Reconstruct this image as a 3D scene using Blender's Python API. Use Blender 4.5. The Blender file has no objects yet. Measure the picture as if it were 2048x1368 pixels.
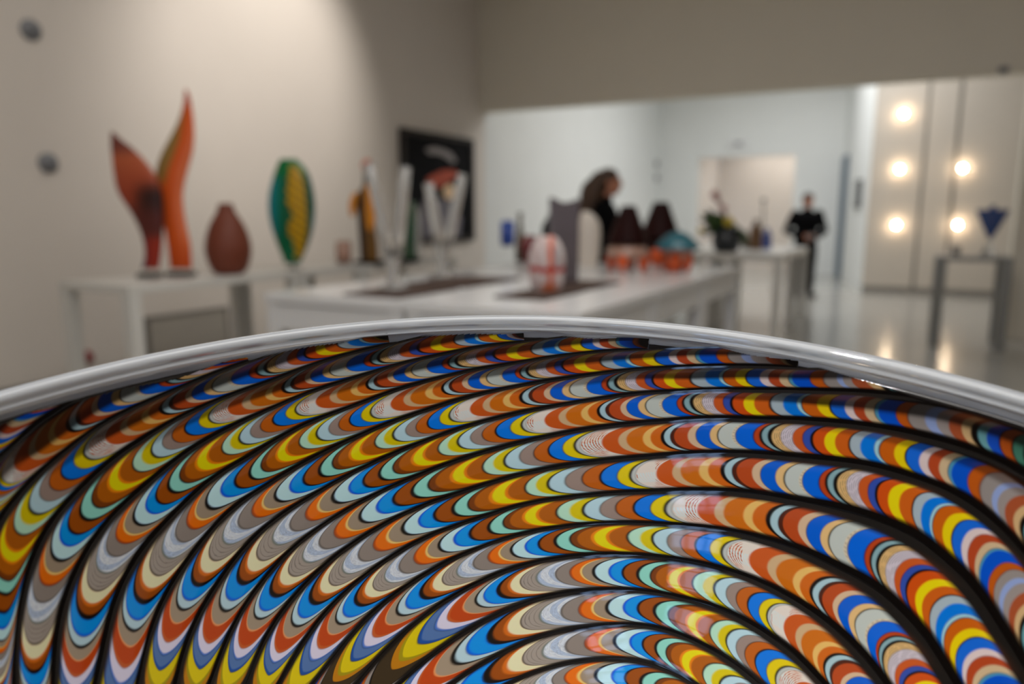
import bpy, bmesh, math, random
import numpy as np
from mathutils import Vector, Matrix, Quaternion
random.seed(7)
rng = np.random.default_rng(7)
sc = bpy.context.scene
PI = math.pi

# ------------------------------------------------------------------ camera
F = 1500.0                      # focal length in pixels of a 2048 x 1368 frame
PITCH = math.atan(254 / F)      # camera looks down by 9.6 degrees
HC = 1.40                       # lens height
cam = bpy.data.objects.new('camera', bpy.data.cameras.new('camera'))
sc.collection.objects.link(cam)
cam.location = (0, 0, HC)
cam.rotation_euler = (PI / 2 - PITCH, 0, 0)
cam.data.sensor_width = 36.0
cam.data.lens = F / 2048 * 36.0
cam.data.clip_start = 0.01
cam.data.clip_end = 100
cam.data.dof.use_dof = True
cam.data.dof.focus_distance = 0.468
cam.data.dof.aperture_fstop = (F / 2048 * 36.0) / 1000 / 0.0074
cam.data.dof.aperture_blades = 0
sc.camera = cam

# ------------------------------------------------------------------ world, exposure
w = bpy.data.worlds.new('world'); sc.world = w; w.use_nodes = True
w.node_tree.nodes['Background'].inputs[0].default_value = (0.42, 0.62, 1.0, 1)
w.node_tree.nodes['Background'].inputs[1].default_value = 8.0
vs = sc.view_settings
vs.view_transform = 'Standard'; vs.look = 'None'; vs.gamma = 1.0; vs.use_curve_mapping = False
vs.exposure = 0.06
sc.cycles.caustics_reflective = False
sc.cycles.caustics_refractive = False
sc.cycles.max_bounces = 10
sc.cycles.transmission_bounces = 8
sc.cycles.sample_clamp_indirect = 6.0

# ------------------------------------------------------------------ room frame
A = math.radians(28)
D1 = Vector((math.sin(A), math.cos(A), 0))      # along the left wall, into the picture
D2 = Vector((math.cos(A), -math.sin(A), 0))     # along the end wall, to the right
W0 = Vector((-0.49, 11.69, 0))                  # where the left wall meets the end wall
ROT = -A                                        # z rotation that lays local x on D2 and local y on D1

def rayd(px, py):
    a = (px - 1024) / F; b = (684 - py) / F
    return Vector((a, math.cos(PITCH) + b * math.sin(PITCH), -math.sin(PITCH) + b * math.cos(PITCH)))
def at_z(px, py, z):
    d = rayd(px, py); t = (z - HC) / d.z
    return Vector((0, 0, HC)) + d * t
def at_y(px, py, y):
    d = rayd(px, py); return Vector((0, 0, HC)) + d * (y / d.y)
def local_of(p):
    """photo pixel -> (x, z) in the upright plane through p that faces the camera"""
    def f(px, py):
        q = at_y(px, py, p.y) - p; return q.x, q.z
    return f
def room(s, t, z=0.0):
    """a point given along the left wall (s) and across the room (t)"""
    p = W0 + D1 * s + D2 * t; return Vector((p.x, p.y, z))

def area(name, loc, sx, sy, power, col, rot=(0, 0, 0)):
    l = bpy.data.lights.new(name, 'AREA'); l.shape = 'RECTANGLE'; l.size = sx; l.size_y = sy
    l.energy = power; l.color = col
    o = bpy.data.objects.new(name, l); sc.collection.objects.link(o); o.location = loc; o.rotation_euler = rot
    return o
def spot(name, loc, target, power, col, ang, blend=0.8, size=0.06):
    l = bpy.data.lights.new(name, 'SPOT'); l.energy = power; l.color = col
    l.spot_size = math.radians(ang); l.spot_blend = blend; l.shadow_soft_size = size
    o = bpy.data.objects.new(name, l); sc.collection.objects.link(o); o.location = loc
    o.rotation_euler = (Vector(target) - Vector(loc)).to_track_quat('-Z', 'Y').to_euler()
    return o
WARM = (1.0, 0.935, 0.865); NEUT = (1.0, 0.97, 0.94); COOL = (0.985, 0.99, 1.0)
CEIL = 4.9
area('ceiling_light_front', room(-8.0, 5.0, CEIL - .05), 3.0, 6.0, 112, NEUT, (0, 0, ROT))
area('ceiling_light_near', room(-11.5, 5.5, CEIL - .05), 2.0, 2.0, 62, NEUT, (0, 0, ROT))
area('ceiling_light_hall', room(4.2, 4.2, CEIL - .05), 4.0, 5.0, 240, COOL, (0, 0, ROT))
spot('wall_spot', room(-4.2, 2.4, CEIL - .3), room(-4.3, 0, 2.9), 300, WARM, 72)
spot('wall_spot', room(-6.2, 2.6, CEIL - .3), room(-6.0, 0, 1.6), 38, WARM, 66)
spot('table_spot', room(-5.0, 4.3, CEIL - .3), room(-7.0, 3.4, 0.9), 120, WARM, 60)
spot('bowl_spot', room(-11.6, 5.4, CEIL - .3), (0.0, 0.40, 1.2), 170, NEUT, 34)

# ------------------------------------------------------------------ materials
def lin(c):
    return tuple(((v / 255) / 12.92 if v / 255 <= .04045 else ((v / 255 + .055) / 1.055) ** 2.4) for v in c)
def mat(name, rgb, rough=0.5, metal=0.0, coat=0.0, noise=0.0, nscale=8.0, trans=0.0, ior=1.45, bump=0.0, bscale=60.0, spec=0.5, emit=None):
    m = bpy.data.materials.new(name); m.use_nodes = True
    nt = m.node_tree; b = nt.nodes['Principled BSDF']
    col = lin(rgb) + (1,)
    b.inputs['Base Color'].default_value = col
    b.inputs['Roughness'].default_value = rough
    b.inputs['Metallic'].default_value = metal
    b.inputs['Coat Weight'].default_value = coat
    b.inputs['Coat Roughness'].default_value = 0.03
    b.inputs['Transmission Weight'].default_value = trans
    b.inputs['IOR'].default_value = ior
    b.inputs['Specular IOR Level'].default_value = spec
    tc = nt.nodes.new('ShaderNodeTexCoord')
    if noise:
        n = nt.nodes.new('ShaderNodeTexNoise'); n.inputs['Scale'].default_value = nscale; n.inputs['Detail'].default_value = 4
        nt.links.new(tc.outputs['Object'], n.inputs['Vector'])
        r = nt.nodes.new('ShaderNodeValToRGB')
        r.color_ramp.elements[0].position = .3; r.color_ramp.elements[1].position = .7
        r.color_ramp.elements[0].color = tuple(v * (1 - noise) for v in col[:3]) + (1,)
        r.color_ramp.elements[1].color = tuple(min(1, v * (1 + noise)) for v in col[:3]) + (1,)
        nt.links.new(n.outputs['Fac'], r.inputs['Fac']); nt.links.new(r.outputs['Color'], b.inputs['Base Color'])
    if bump:
        n2 = nt.nodes.new('ShaderNodeTexNoise'); n2.inputs['Scale'].default_value = bscale
        nt.links.new(tc.outputs['Object'], n2.inputs['Vector'])
        bp = nt.nodes.new('ShaderNodeBump'); bp.inputs['Strength'].default_value = bump; bp.inputs['Distance'].default_value = .002
        nt.links.new(n2.outputs['Fac'], bp.inputs['Height']); nt.links.new(bp.outputs['Normal'], b.inputs['Normal'])
    if emit:
        b.inputs['Emission Color'].default_value = lin(emit[0]) + (1,); b.inputs['Emission Strength'].default_value = emit[1]
    return m
def colour_mat(name, rough=0.25, coat=1.0, trans=0.0, spec=0.5):
    m = mat(name, (200, 200, 200), rough, coat=coat, trans=trans, spec=spec)
    nt = m.node_tree; a = nt.nodes.new('ShaderNodeVertexColor'); a.layer_name = 'Col'
    nt.links.new(a.outputs['Color'], nt.nodes['Principled BSDF'].inputs['Base Color'])
    return m
M = dict(
    wall=mat('wall_paint', (220, 212, 203), .85, noise=.015, nscale=2.0, bump=.05),
    wall_hall=mat('hall_wall_paint', (228, 230, 228), .8, noise=.015, nscale=2.0, bump=.05),
    end_wall=mat('end_wall_paint', (226, 219, 203), .85, noise=.015, nscale=2.0, bump=.05),
    ceiling=mat('ceiling_paint', (230, 228, 222), .9, noise=.01),
    floor=mat('floor_resin', (166, 164, 158), .16, noise=.03, nscale=1.2, spec=.6),
    panel=mat('panel_paint', (198, 190, 179), .7, noise=.015, nscale=3),
    base=mat('baseboard_grey', (128, 124, 118), .6, noise=.03),
    vent=mat('grey_panel', (168, 162, 152), .6, noise=.03),
    white=mat('white_laminate', (226, 226, 226), .22, noise=.01, spec=.5),
    offwhite=mat('offwhite_laminate', (214, 212, 206), .3, noise=.01, spec=.5),
    steel=mat('brushed_steel', (135, 135, 130), .35, metal=.6, noise=.04, nscale=20),
    black=mat('black_base', (14, 13, 14), .7, noise=.05, spec=.2),
    darkbrown=mat('dark_brown_mat', (66, 48, 40), .6, noise=.12, nscale=30, bump=.2),
    frame=mat('dark_frame', (34, 27, 21), .6, noise=.08, nscale=12),
    canvas=mat('black_canvas', (20, 20, 23), .8, noise=.2, nscale=5, spec=.15),
    pgrey=mat('painted_grey', (158, 152, 152), .6, noise=.1),
    porange=mat('painted_orange', (196, 78, 42), .6, noise=.25, nscale=6),
    plilac=mat('painted_lilac', (116, 112, 122), .6, noise=.15, nscale=5),
    pglare=mat('glare_cream', (250, 214, 170), .6, noise=.05),
    vcol=colour_mat('coloured_glass', .4, .12, spec=.3),
    vmatte=colour_mat('coloured_matte', .55, 0.0),
    clear=mat('clear_glass', (255, 255, 255), .0, trans=1.0, ior=1.5),
    rim=mat('clear_rim_glass', (244, 249, 255), .0, trans=.6, ior=1.5),
    frosty=mat('clear_white_glass', (232, 230, 226), .06, trans=.7, ior=1.45, coat=.5),
    core=mat('dark_core_glass', (16, 9, 6), .35, coat=.4, noise=.3, nscale=40),
    pear=mat('brown_carved_glass', (116, 56, 36), .55, noise=.18, nscale=70, bump=.5, bscale=120),
    blue=mat('cobalt_glass', (18, 70, 168), .15, coat=1.0, noise=.08, nscale=10),
    navy=mat('navy_glass', (20, 62, 128), .2, coat=1.0, noise=.08, nscale=10),
    green=mat('dark_green_glass', (40, 78, 50), .15, coat=1.0, noise=.15, nscale=8),
    maroon=mat('maroon_glass', (120, 16, 28), .12, coat=1.0, noise=.1),
    olive=mat('olive_glass', (82, 74, 58), .2, coat=1.0, noise=.1),
    whiteglass=mat('white_glass', (226, 216, 204), .3, coat=.3, noise=.02),
    teal=mat('teal_glass', (48, 104, 118), .2, coat=.4, noise=.1),
    conebrown=mat('smoky_brown_glass', (36, 12, 11), .5, noise=.2, nscale=6, spec=.1),
    amberglass=mat('amber_glass', (226, 142, 22), .35, coat=.3, noise=.15, nscale=14),
    orangeglass=mat('orange_glass', (214, 84, 22), .35, coat=.3, noise=.15, nscale=14),
    pinkglass=mat('pink_clear_glass', (205, 160, 140), .1, trans=.3, coat=.6),
    skin=mat('skin', (176, 118, 92), .55, noise=.05, nscale=20),
    cloth=mat('black_cloth', (9, 9, 11), .9, noise=.15, nscale=30, bump=.2, spec=.1),
    trouser=mat('black_trousers', (11, 11, 13), .9, noise=.15, nscale=30, bump=.2, spec=.1),
    shoe=mat('black_leather', (14, 13, 13), .35, noise=.1),
    hairdark=mat('dark_hair', (26, 20, 17), .5, noise=.25, nscale=40, bump=.5),
    hairbrown=mat('brown_hair', (64, 44, 30), .5, noise=.4, nscale=26, bump=.8, bscale=40),
    hairbald=mat('eye_dark', (20, 16, 14), .2, noise=.05),
    lip=mat('lips', (150, 76, 66), .4, noise=.05),
    leaf=mat('leaf_green', (58, 84, 42), .45, noise=.25, nscale=9),
    yellow=mat('yellow_petal', (214, 190, 60), .5, noise=.1),
    pink=mat('pink_petal', (190, 130, 124), .5, noise=.1),
    stem=mat('stem_brown', (90, 66, 50), .6, noise=.1),
    bulb=mat('lamp_bulb', (255, 240, 220), .3, emit=((255, 226, 190), 52.0), noise=.01),
    lampbase=mat('lamp_base', (214, 204, 190), .4, noise=.02),
    screen=mat('black_screen', (24, 26, 28), .15, noise=.05),
    bluegrey=mat('bluegrey_door', (84, 104, 122), .5, noise=.03),
    red=mat('red_plastic', (140, 30, 34), .4, noise=.05),
    sensor=mat('grey_plastic', (132, 134, 138), .4, noise=.05),
    pane=None, cane=colour_mat('cane_glass', .4, .6, spec=.1),
)
def pane_mat():
    m = bpy.data.materials.new('window_glass'); m.use_nodes = True; nt = m.node_tree
    nt.nodes.remove(nt.nodes['Principled BSDF']); out = nt.nodes['Material Output']
    t = nt.nodes.new('ShaderNodeBsdfTransparent'); g = nt.nodes.new('ShaderNodeBsdfGlossy'); g.inputs['Roughness'].default_value = .02
    f = nt.nodes.new('ShaderNodeFresnel'); mx = nt.nodes.new('ShaderNodeMixShader')
    nt.links.new(f.outputs[0], mx.inputs[0]); nt.links.new(t.outputs[0], mx.inputs[1]); nt.links.new(g.outputs[0], mx.inputs[2])
    nt.links.new(mx.outputs[0], out.inputs['Surface']); return m
M['pane'] = pane_mat()

# ------------------------------------------------------------------ object helpers
def link(o):
    sc.collection.objects.link(o); return o
def thing(name, label, cat, loc=(0, 0, 0), rz=0.0, group=None):
    o = link(bpy.data.objects.new(name, None)); o.empty_display_size = .05
    o.location = loc; o.rotation_euler = (0, 0, rz)
    o['label'] = label; o['category'] = cat
    if group: o['group'] = group
    return o
def tag(o, label, cat, group=None):
    o['label'] = label; o['category'] = cat
    if group: o['group'] = group
    return o
def obj(name, bm, m, parent=None, smooth=False, loc=None):
    me = bpy.data.meshes.new(name)
    bmesh.ops.recalc_face_normals(bm, faces=bm.faces[:])
    bm.to_mesh(me); bm.free()
    if smooth: me.polygons.foreach_set('use_smooth', [True] * len(me.polygons))
    me.materials.append(m)
    o = link(bpy.data.objects.new(name, me))
    if parent is not None: o.parent = parent
    if loc is not None: o.location = loc
    return o
def struct(name, bm, m, parent=None):
    o = obj(name, bm, m, parent)
    if parent is None: o['kind'] = 'structure'
    return o
def bx(bm, x0, x1, y0, y1, z0, z1, bev=0.0):
    b2 = bmesh.new(); bmesh.ops.create_cube(b2, size=1)
    for v in b2.verts:
        v.co = Vector(((x0 + x1) / 2 + v.co.x * (x1 - x0), (y0 + y1) / 2 + v.co.y * (y1 - y0), (z0 + z1) / 2 + v.co.z * (z1 - z0)))
    if bev: bmesh.ops.bevel(b2, geom=b2.edges[:], offset=bev, segments=2, affect='EDGES')
    merge(bm, b2); return bm
def merge(bm, b2):
    me = bpy.data.meshes.new('t'); b2.to_mesh(me); b2.free(); bm.from_mesh(me); bpy.data.meshes.remove(me)
def box(x0, x1, y0, y1, z0, z1, bev=0.0):
    return bx(bmesh.new(), x0, x1, y0, y1, z0, z1, bev)
def lathe(bm, prof, n=40, sx=1.0, sy=1.0, off=(0, 0, 0)):
    """prof: list of (radius, z)"""
    rings = []
    for r, z in prof:
        if r <= 1e-6: rings.append([bm.verts.new((off[0], off[1], off[2] + z))])
        else: rings.append([bm.verts.new((off[0] + r * sx * math.cos(2 * PI * i / n), off[1] + r * sy * math.sin(2 * PI * i / n), off[2] + z)) for i in range(n)])
    for a, b in zip(rings, rings[1:]):
        for i in range(n):
            j = (i + 1) % n
            if len(a) == 1 and len(b) == 1: continue
            if len(a) == 1: bm.faces.new((a[0], b[i], b[j]))
            elif len(b) == 1: bm.faces.new((a[i], a[j], b[0]))
            else: bm.faces.new((a[i], a[j], b[j], b[i]))
    for rg in (rings[0], rings[-1]):
        if len(rg) > 1: bm.faces.new(rg)
    return bm
def smooth_prof(prof, n=6):
    P = [Vector((p[0], p[1], 0)) for p in prof]; out = []; lo = min(p[1] for p in prof); hi = max(p[1] for p in prof)
    for i in range(len(P) - 1):
        p0 = P[max(i - 1, 0)]; p1 = P[i]; p2 = P[i + 1]; p3 = P[min(i + 2, len(P) - 1)]
        for k in range(n):
            t = k / n
            q = .5 * ((2 * p1) + (-p0 + p2) * t + (2 * p0 - 5 * p1 + 4 * p2 - p3) * t * t + (-p0 + 3 * p1 - 3 * p2 + p3) * t ** 3)
            out.append((max(q.x, 0), min(max(q.y, lo), hi)))
    out.append(prof[-1]); return out
def tube(bm, pts, rad, n=12, flat=1.0, cap=True):
    """tube along points; rad one value or one per point; flat squeezes the section"""
    pts = [Vector(p) for p in pts]
    if not isinstance(rad, (list, tuple)): rad = [rad] * len(pts)
    rings = []; up = None
    for i, p in enumerate(pts):
        d = (pts[min(i + 1, len(pts) - 1)] - pts[max(i - 1, 0)]).normalized()
        if up is None:
            up = Vector((0, 1, 0)) if abs(d.y) < .9 else Vector((1, 0, 0))
        a = d.cross(up).normalized(); b = a.cross(d).normalized(); up = b
        rings.append([bm.verts.new(p + a * (rad[i] * math.cos(2 * PI * k / n)) + b * (rad[i] * flat * math.sin(2 * PI * k / n))) for k in range(n)])
    for r0, r1 in zip(rings, rings[1:]):
        for k in range(n): bm.faces.new((r0[k], r0[(k + 1) % n], r1[(k + 1) % n], r1[k]))
    if cap:
        bm.faces.new(rings[0]); bm.faces.new(rings[-1])
    return bm
def ball(bm, c, r, seg=20, rings=12):
    b2 = bmesh.new(); bmesh.ops.create_uvsphere(b2, u_segments=seg, v_segments=rings, radius=1)
    r = r if isinstance(r, (list, tuple)) else (r, r, r)
    for v in b2.verts: v.co = Vector((c[0] + v.co.x * r[0], c[1] + v.co.y * r[1], c[2] + v.co.z * r[2]))
    merge(bm, b2); return bm
def blade(bm, rows, n=20, power=1.0):
    """rows: (z, x_left, x_right, thickness): a lens-shaped section at each height"""
    rings = []
    for z, xl, xr, th in rows:
        cx = (xl + xr) / 2; hx = max((xr - xl) / 2, .0005)
        rings.append([bm.verts.new((cx + hx * math.cos(2 * PI * i / n), th / 2 * math.copysign(abs(math.sin(2 * PI * i / n)) ** power, math.sin(2 * PI * i / n)), z)) for i in range(n)])
    for a, b in zip(rings, rings[1:]):
        for i in range(n): bm.faces.new((a[i], a[(i + 1) % n], b[(i + 1) % n], b[i]))
    bm.faces.new(rings[0]); bm.faces.new(rings[-1])
    return bm
def dense(rows, n=5):
    out = []
    for i in range(len(rows) - 1):
        p0, p1, p2, p3 = rows[max(i - 1, 0)], rows[i], rows[i + 1], rows[min(i + 2, len(rows) - 1)]
        for k in range(n):
            t = k / n
            out.append(tuple(.5 * (2 * b + (c - a) * t + (2 * a - 5 * b + 4 * c - d) * t * t + (-a + 3 * b - 3 * c + d) * t ** 3) for a, b, c, d in zip(p0, p1, p2, p3)))
    out.append(rows[-1]); return out
def paint(o, fn):
    """colour per vertex: fn(co) -> sRGB 0..255"""
    me = o.data; ca = me.color_attributes.new('Col', 'FLOAT_COLOR', 'POINT')
    buf = np.ones((len(me.vertices), 4), np.float32)
    for v in me.vertices: buf[v.index, :3] = lin(fn(v.co))
    ca.data.foreach_set('color', buf.ravel())
def mix(a, b, t):
    t = max(0, min(1, t)); return tuple(x + (y - x) * t for x, y in zip(a, b))
def stepf(a, b, x):
    t = max(0, min(1, (x - a) / (b - a))); return t * t * (3 - 2 * t)

# ------------------------------------------------------------------ the rooms (x across, y along the left wall)
def rplace(o):
    o.location = W0; o.rotation_euler = (0, 0, ROT); return o
def rstruct(name, bm, m, parent=None):
    o = struct(name, bm, m, parent)
    if parent is None: rplace(o)
    return o
SB, SH = -14.0, 9.05
rstruct('floor', box(-.2, 12, SB - .2, 13, -.1, 0), M['floor'])
rstruct('wall_left', box(-.2, 0, SB, .15, 0, CEIL), M['wall'])
rstruct('wall_hall_left', box(-.2, 0, .15, SH, 0, CEIL), M['wall_hall'])
bm = box(0, 6.9, 0, .3, 2.94, CEIL); bx(bm, 6.9, 9.4, 0, .3, 0, CEIL)
rstruct('wall_end', bm, M['end_wall'])
rstruct('wall_right', box(9.2, 9.4, SB, 0, 0, CEIL), M['wall'])
bm = bmesh.new()
WIN = ((5.45, 6.05, .95, 2.25), (6.35, 6.95, 2.2, 3.2))
xs = [-.2] + [v for q in WIN for v in q[:2]] + [9.4]
for a, b in zip(xs[0::2], xs[1::2]): bx(bm, a, b, SB - .2, SB, 0, CEIL)
for a, b, z0, z1 in WIN:
    bx(bm, a, b, SB - .2, SB, 0, z0); bx(bm, a, b, SB - .2, SB, z1, CEIL)
rstruct('wall_back', bm, M['wall'])
for i, (a, b, z0, z1) in enumerate(WIN):
    bm = bmesh.new(); q = .05
    bx(bm, a, a + q, SB - .14, SB - .06, z0, z1); bx(bm, b - q, b, SB - .14, SB - .06, z0, z1)
    bx(bm, a, b, SB - .14, SB - .06, z0, z0 + q); bx(bm, a, b, SB - .14, SB - .06, z1 - q, z1)
    wo = rstruct('window_%d' % (i + 1), bm, M['bluegrey'])
    for k in range(1, 3):
        x = a + (b - a) * k / 3; rstruct('mullion', box(x - .015, x + .015, SB - .13, SB - .07, z0, z1), M['bluegrey'], wo)
    for k in range(1, 4):
        z = z0 + (z1 - z0) * k / 4; rstruct('mullion', box(a, b, SB - .13, SB - .07, z - .015, z + .015), M['bluegrey'], wo)
    rstruct('pane', box(a + .03, b - .03, SB - .103, SB - .097, z0 + .03, z1 - .03), M['pane'], wo)
rstruct('ceiling', box(-.2, 9.4, SB - .2, .3, CEIL, CEIL + .1), M['ceiling'])
rstruct('ceiling_hall', box(-.2, 12, .3, SH + .2, CEIL, CEIL + .1), M['ceiling'])
rstruct('baseboard_left', box(0, .015, SB, SH, 0, .12), M['base'])
# far hall wall with a wide opening into a lit side room
bm = box(0, 1.0, SH, SH + .2, 0, CEIL); bx(bm, 3.3, 4.7, SH, SH + .2, 0, CEIL); bx(bm, 1.0, 3.3, SH, SH + .2, 2.8, CEIL)
rstruct('wall_hall_far', bm, M['wall_hall'])
rstruct('wall_side_room_left', box(.8, 1.0, SH + .2, 11.4, 0, 3.3), M['wall'])
rstruct('wall_side_room_far', box(.8, 6.0, 11.4, 11.6, 0, 3.3), M['wall'])
rstruct('wall_side_room_right', box(5.8, 6.0, SH + .2, 11.4, 0, 3.3), M['wall'])
rstruct('ceiling_side_room', box(.8, 6.0, SH + .2, 11.6, 3.3, 3.4), M['ceiling'])
area('ceiling_light_side_room', room(10.4, 3.0, 3.25), 2.5, 1.2, 33, WARM, (0, 0, ROT))
# right-hand side of the hall: an angled white wall, then the panelled wall with lamps
bm = bmesh.new()
vv = [(4.36, 9.06), (5.14, 5.12), (5.34, 5.14), (5.2, 9.2)]
lo = [bm.verts.new((x, y, 0)) for x, y in vv]; hi = [bm.verts.new((x, y, CEIL)) for x, y in vv]
bm.faces.new(lo); bm.faces.new(hi)
for i in range(4): bm.faces.new((lo[i], lo[(i + 1) % 4], hi[(i + 1) % 4], hi[i]))
rstruct('wall_hall_right', bm, M['wall_hall'])
pw = rstruct('wall_panelled', box(5.14, 11.8, 5.14, 5.3, 0, CEIL), M['base'])
for a, b in ((5.13, 5.13 + .81), (5.13 + .855, 5.13 + 1.285), (5.13 + 1.335, 5.13 + 3.2), (5.13 + 3.245, 11.8)):
    rstruct('panel', box(a, b, 5.10, 5.14, .12, CEIL, .004), M['panel'], pw)
rstruct('baseboard_hall_right', box(5.13, 11.8, 5.095, 5.14, 0, .12), M['base'])
rstruct('wall_hall_side', box(11.8, 12, .3, 5.3, 0, CEIL), M['wall_hall'])
rstruct('wall_hall_near', box(9.4, 12, .1, .3, 0, CEIL), M['wall_hall'])

# fixtures on the left wall
def on_left(px, py, off=0.0):
    d = rayd(px, py); n = -D2; o = Vector((0, 0, HC))
    t = (W0 - o).dot(n) / d.dot(n); return o + d * t + D2 * off
def on_plane_s(px, py, s):
    d = rayd(px, py); o = Vector((0, 0, HC)); p = W0 + D1 * s
    t = (p - o).dot(D1) / d.dot(D1); return o + d * t
def wall_fixture(px, py, label):
    p = on_left(px, py)
    t = thing('wall_fixture', label, 'wall fixture', p, ROT + PI / 2, 'round fixtures on the left wall')   # local -y points into the room
    bm = lathe(bmesh.new(), [(0, 0), (.075, 0), (.075, .02), (.065, .03), (0, .03)], 28)
    bmesh.ops.rotate(bm, verts=bm.verts, matrix=Matrix.Rotation(PI / 2, 3, 'X')); obj('backplate', bm, M['sensor'], t, True)
    bm = lathe(bmesh.new(), [(0, .03), (.026, .03), (.026, .06), (.034, .065), (.034, .085), (0, .085)], 24)
    bmesh.ops.rotate(bm, verts=bm.verts, matrix=Matrix.Rotation(PI / 2, 3, 'X')); k = obj('knob', bm, M['sensor'], t, True)
    return t
wall_fixture(60, 60, 'grey round wall fixture, the upper of the two high on the left wall')
wall_fixture(95, 326, 'grey round wall fixture, the lower of the two, left of the flame sculptures')

t = thing('low_panel', 'low grey panel against the left wall, seen under the table with flame sculptures', 'wall panel', room(-5.42, .012), ROT + PI / 2)
obj('board', box(-.42, .42, -.05, -.012, .015, .5, .004), M['vent'], t)
obj('panel_frame', bx(bx(box(-.44, -.42, -.06, -.012, .0, .52), .42, .44, -.06, -.012, .0, .52), -.42, .42, -.06, -.012, .5, .52), M['base'], t)
p = on_left(170, 714)
t = thing('wall_valve', 'small dark red round valve low on the left wall under the table', 'valve', p, ROT + PI / 2)
bm = lathe(bmesh.new(), [(0, -.0), (.05, 0), (.056, .02), (.045, .05), (0, .055)], 24); bmesh.ops.rotate(bm, verts=bm.verts, matrix=Matrix.Rotation(PI / 2, 3, 'X')); obj('valve_wheel', bm, M['red'], t, True)

# painting on the left wall
s0, s1 = -2.06, -.27
t = thing('painting', 'large dark framed painting with a grey arc and an orange shape, on the left wall', 'painting', room((s0 + s1) / 2, .004, 0), ROT + PI / 2)
hw, z0, z1, fw = (s1 - s0) / 2, 1.02, 2.50, .075
obj('canvas', box(-hw + .03, hw - .03, -.035, -.005, z0 + .03, z1 - .03), M['canvas'], t)
bm = bmesh.new()
for a in ((-hw, hw, z1 - fw, z1), (-hw, hw, z0, z0 + fw), (-hw, -hw + fw, z0 + fw, z1 - fw), (hw - fw, hw, z0 + fw, z1 - fw)):
    bx(bm, a[0], a[1], -.07, -.002, a[2], a[3], .008)
obj('frame', bm, M['frame'], t)
def flat_poly(pts, y=-.040):
    bm = bmesh.new(); f = [bm.verts.new((x, y, z)) for x, z in pts]; b = [bm.verts.new((x, -.034, z)) for x, z in pts]
    bm.faces.new(f); bm.faces.new(b)
    for i in range(len(pts)):
        j = (i + 1) % len(pts); bm.faces.new((f[i], f[j], b[j], b[i]))
    return bm
def pl(px, py):     # photo pixel -> painting plane (x, z)
    q = on_left(px, py); return ((q - W0).dot(D1) - (s0 + s1) / 2, q.z)
obj('painted_arc', flat_poly([pl(*q) for q in ((846, 298), (862, 294), (880, 298), (897, 306), (908, 322), (900, 327), (888, 316), (872, 309), (852, 308))]), M['pgrey'], t)
obj('painted_shape', flat_poly([pl(*q) for q in ((848, 357), (862, 349), (880, 341), (900, 340), (912, 346), (914, 352), (900, 356), (893, 366), (880, 372), (868, 376), (852, 371))]), M['porange'], t)
obj('painted_lamp_glare', flat_poly([pl(*q) for q in [(893 + 12 * math.cos(a / 12 * 2 * PI), 384 + 15 * math.sin(a / 12 * 2 * PI)) for a in range(12)]], -.042), M['pglare'], t)  # cream patch stands in for a lamp's reflection on the canvas
obj('painted_ground', flat_poly([pl(*q) for q in ((842, 398), (906, 400), (918, 440), (914, 474), (842, 480), (836, 440))]), M['plilac'], t)

# right-hand hall: lamps, screen, door leaf, sign
def sconce(px, py, label):
    q = on_plane_s(px, py, 5.10)
    t = thing('wall_lamp', label, 'lamp', q, ROT, 'glowing lamps on the panelled wall')
    bm = lathe(bmesh.new(), [(0, 0), (.07, 0), (.07, .015), (.03, .025), (.03, .05), (0, .05)], 28)
    bmesh.ops.rotate(bm, verts=bm.verts, matrix=Matrix.Rotation(PI / 2, 3, 'X')); obj('backplate', bm, M['lampbase'], t, True)
    obj('bulb', ball(bmesh.new(), (0, -.095, 0), .042), M['bulb'], t, True)
for px, py, lab in ((1808, 229, 'small glowing wall lamp, topmost on the panelled wall'),
                    (1800, 339, 'small glowing wall lamp, middle of the left column of three'),
                    (1793, 450, 'small glowing wall lamp, lowest of the left column of three'),
                    (1925, 337, 'small glowing wall lamp, upper of the right column of two'),
                    (1915, 450, 'small glowing wall lamp, lower right, above the steel table')):
    sconce(px, py, lab)
# screen hung on the angled wall
wa = room(9.06, 4.36); wb = room(5.12, 5.14); wd = (wb - wa).normalized(); wn = Vector((wd.y, -wd.x, 0))
if wn.dot(-wa) < 0: wn = -wn
rzw = math.atan2(wd.y, wd.x)
def on_angled(px, py):
    d = rayd(px, py); o = Vector((0, 0, HC)); tt = (wa - o).dot(wn) / d.dot(wn); return o + d * tt
q = on_angled(1719, 388)
t = thing('wall_screen', 'narrow black screen on the white angled wall beside the lamp panels', 'screen', q + wn * .005, math.atan2(wn.y, wn.x) + PI / 2)
obj('housing', box(-.34, .34, -.05, -.0, -.27, .27, .008), M['black'], t); obj('display', box(-.31, .31, -.055, -.049, -.24, .24), M['screen'], t)
q = wa + wd * .5
t = thing('door_leaf', 'tall blue-grey door on the angled wall at the end of the hall', 'door', Vector((q.x, q.y, 0)) + wn * .006, math.atan2(wn.y, wn.x) + PI / 2)
obj('leaf', box(-.4, .4, -.05, 0, .01, 2.7, .006), M['bluegrey'], t); obj('handle', tube(bmesh.new(), [(.36, -.05, 1.05), (.36, -.1, 1.05), (.24, -.1, 1.05)], .012), M['steel'], t)
q = on_plane_s(1476, 290, SH)
t = thing('wall_sign', 'small white box sign over the wide doorway at the end of the hall', 'sign', q, ROT)
obj('casing', box(-.22, .22, -.07, -.002, -.08, .10, .01), M['white'], t); obj('face', box(-.06, .1, -.075, -.069, -.02, .06), M['sensor'], t)
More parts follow.
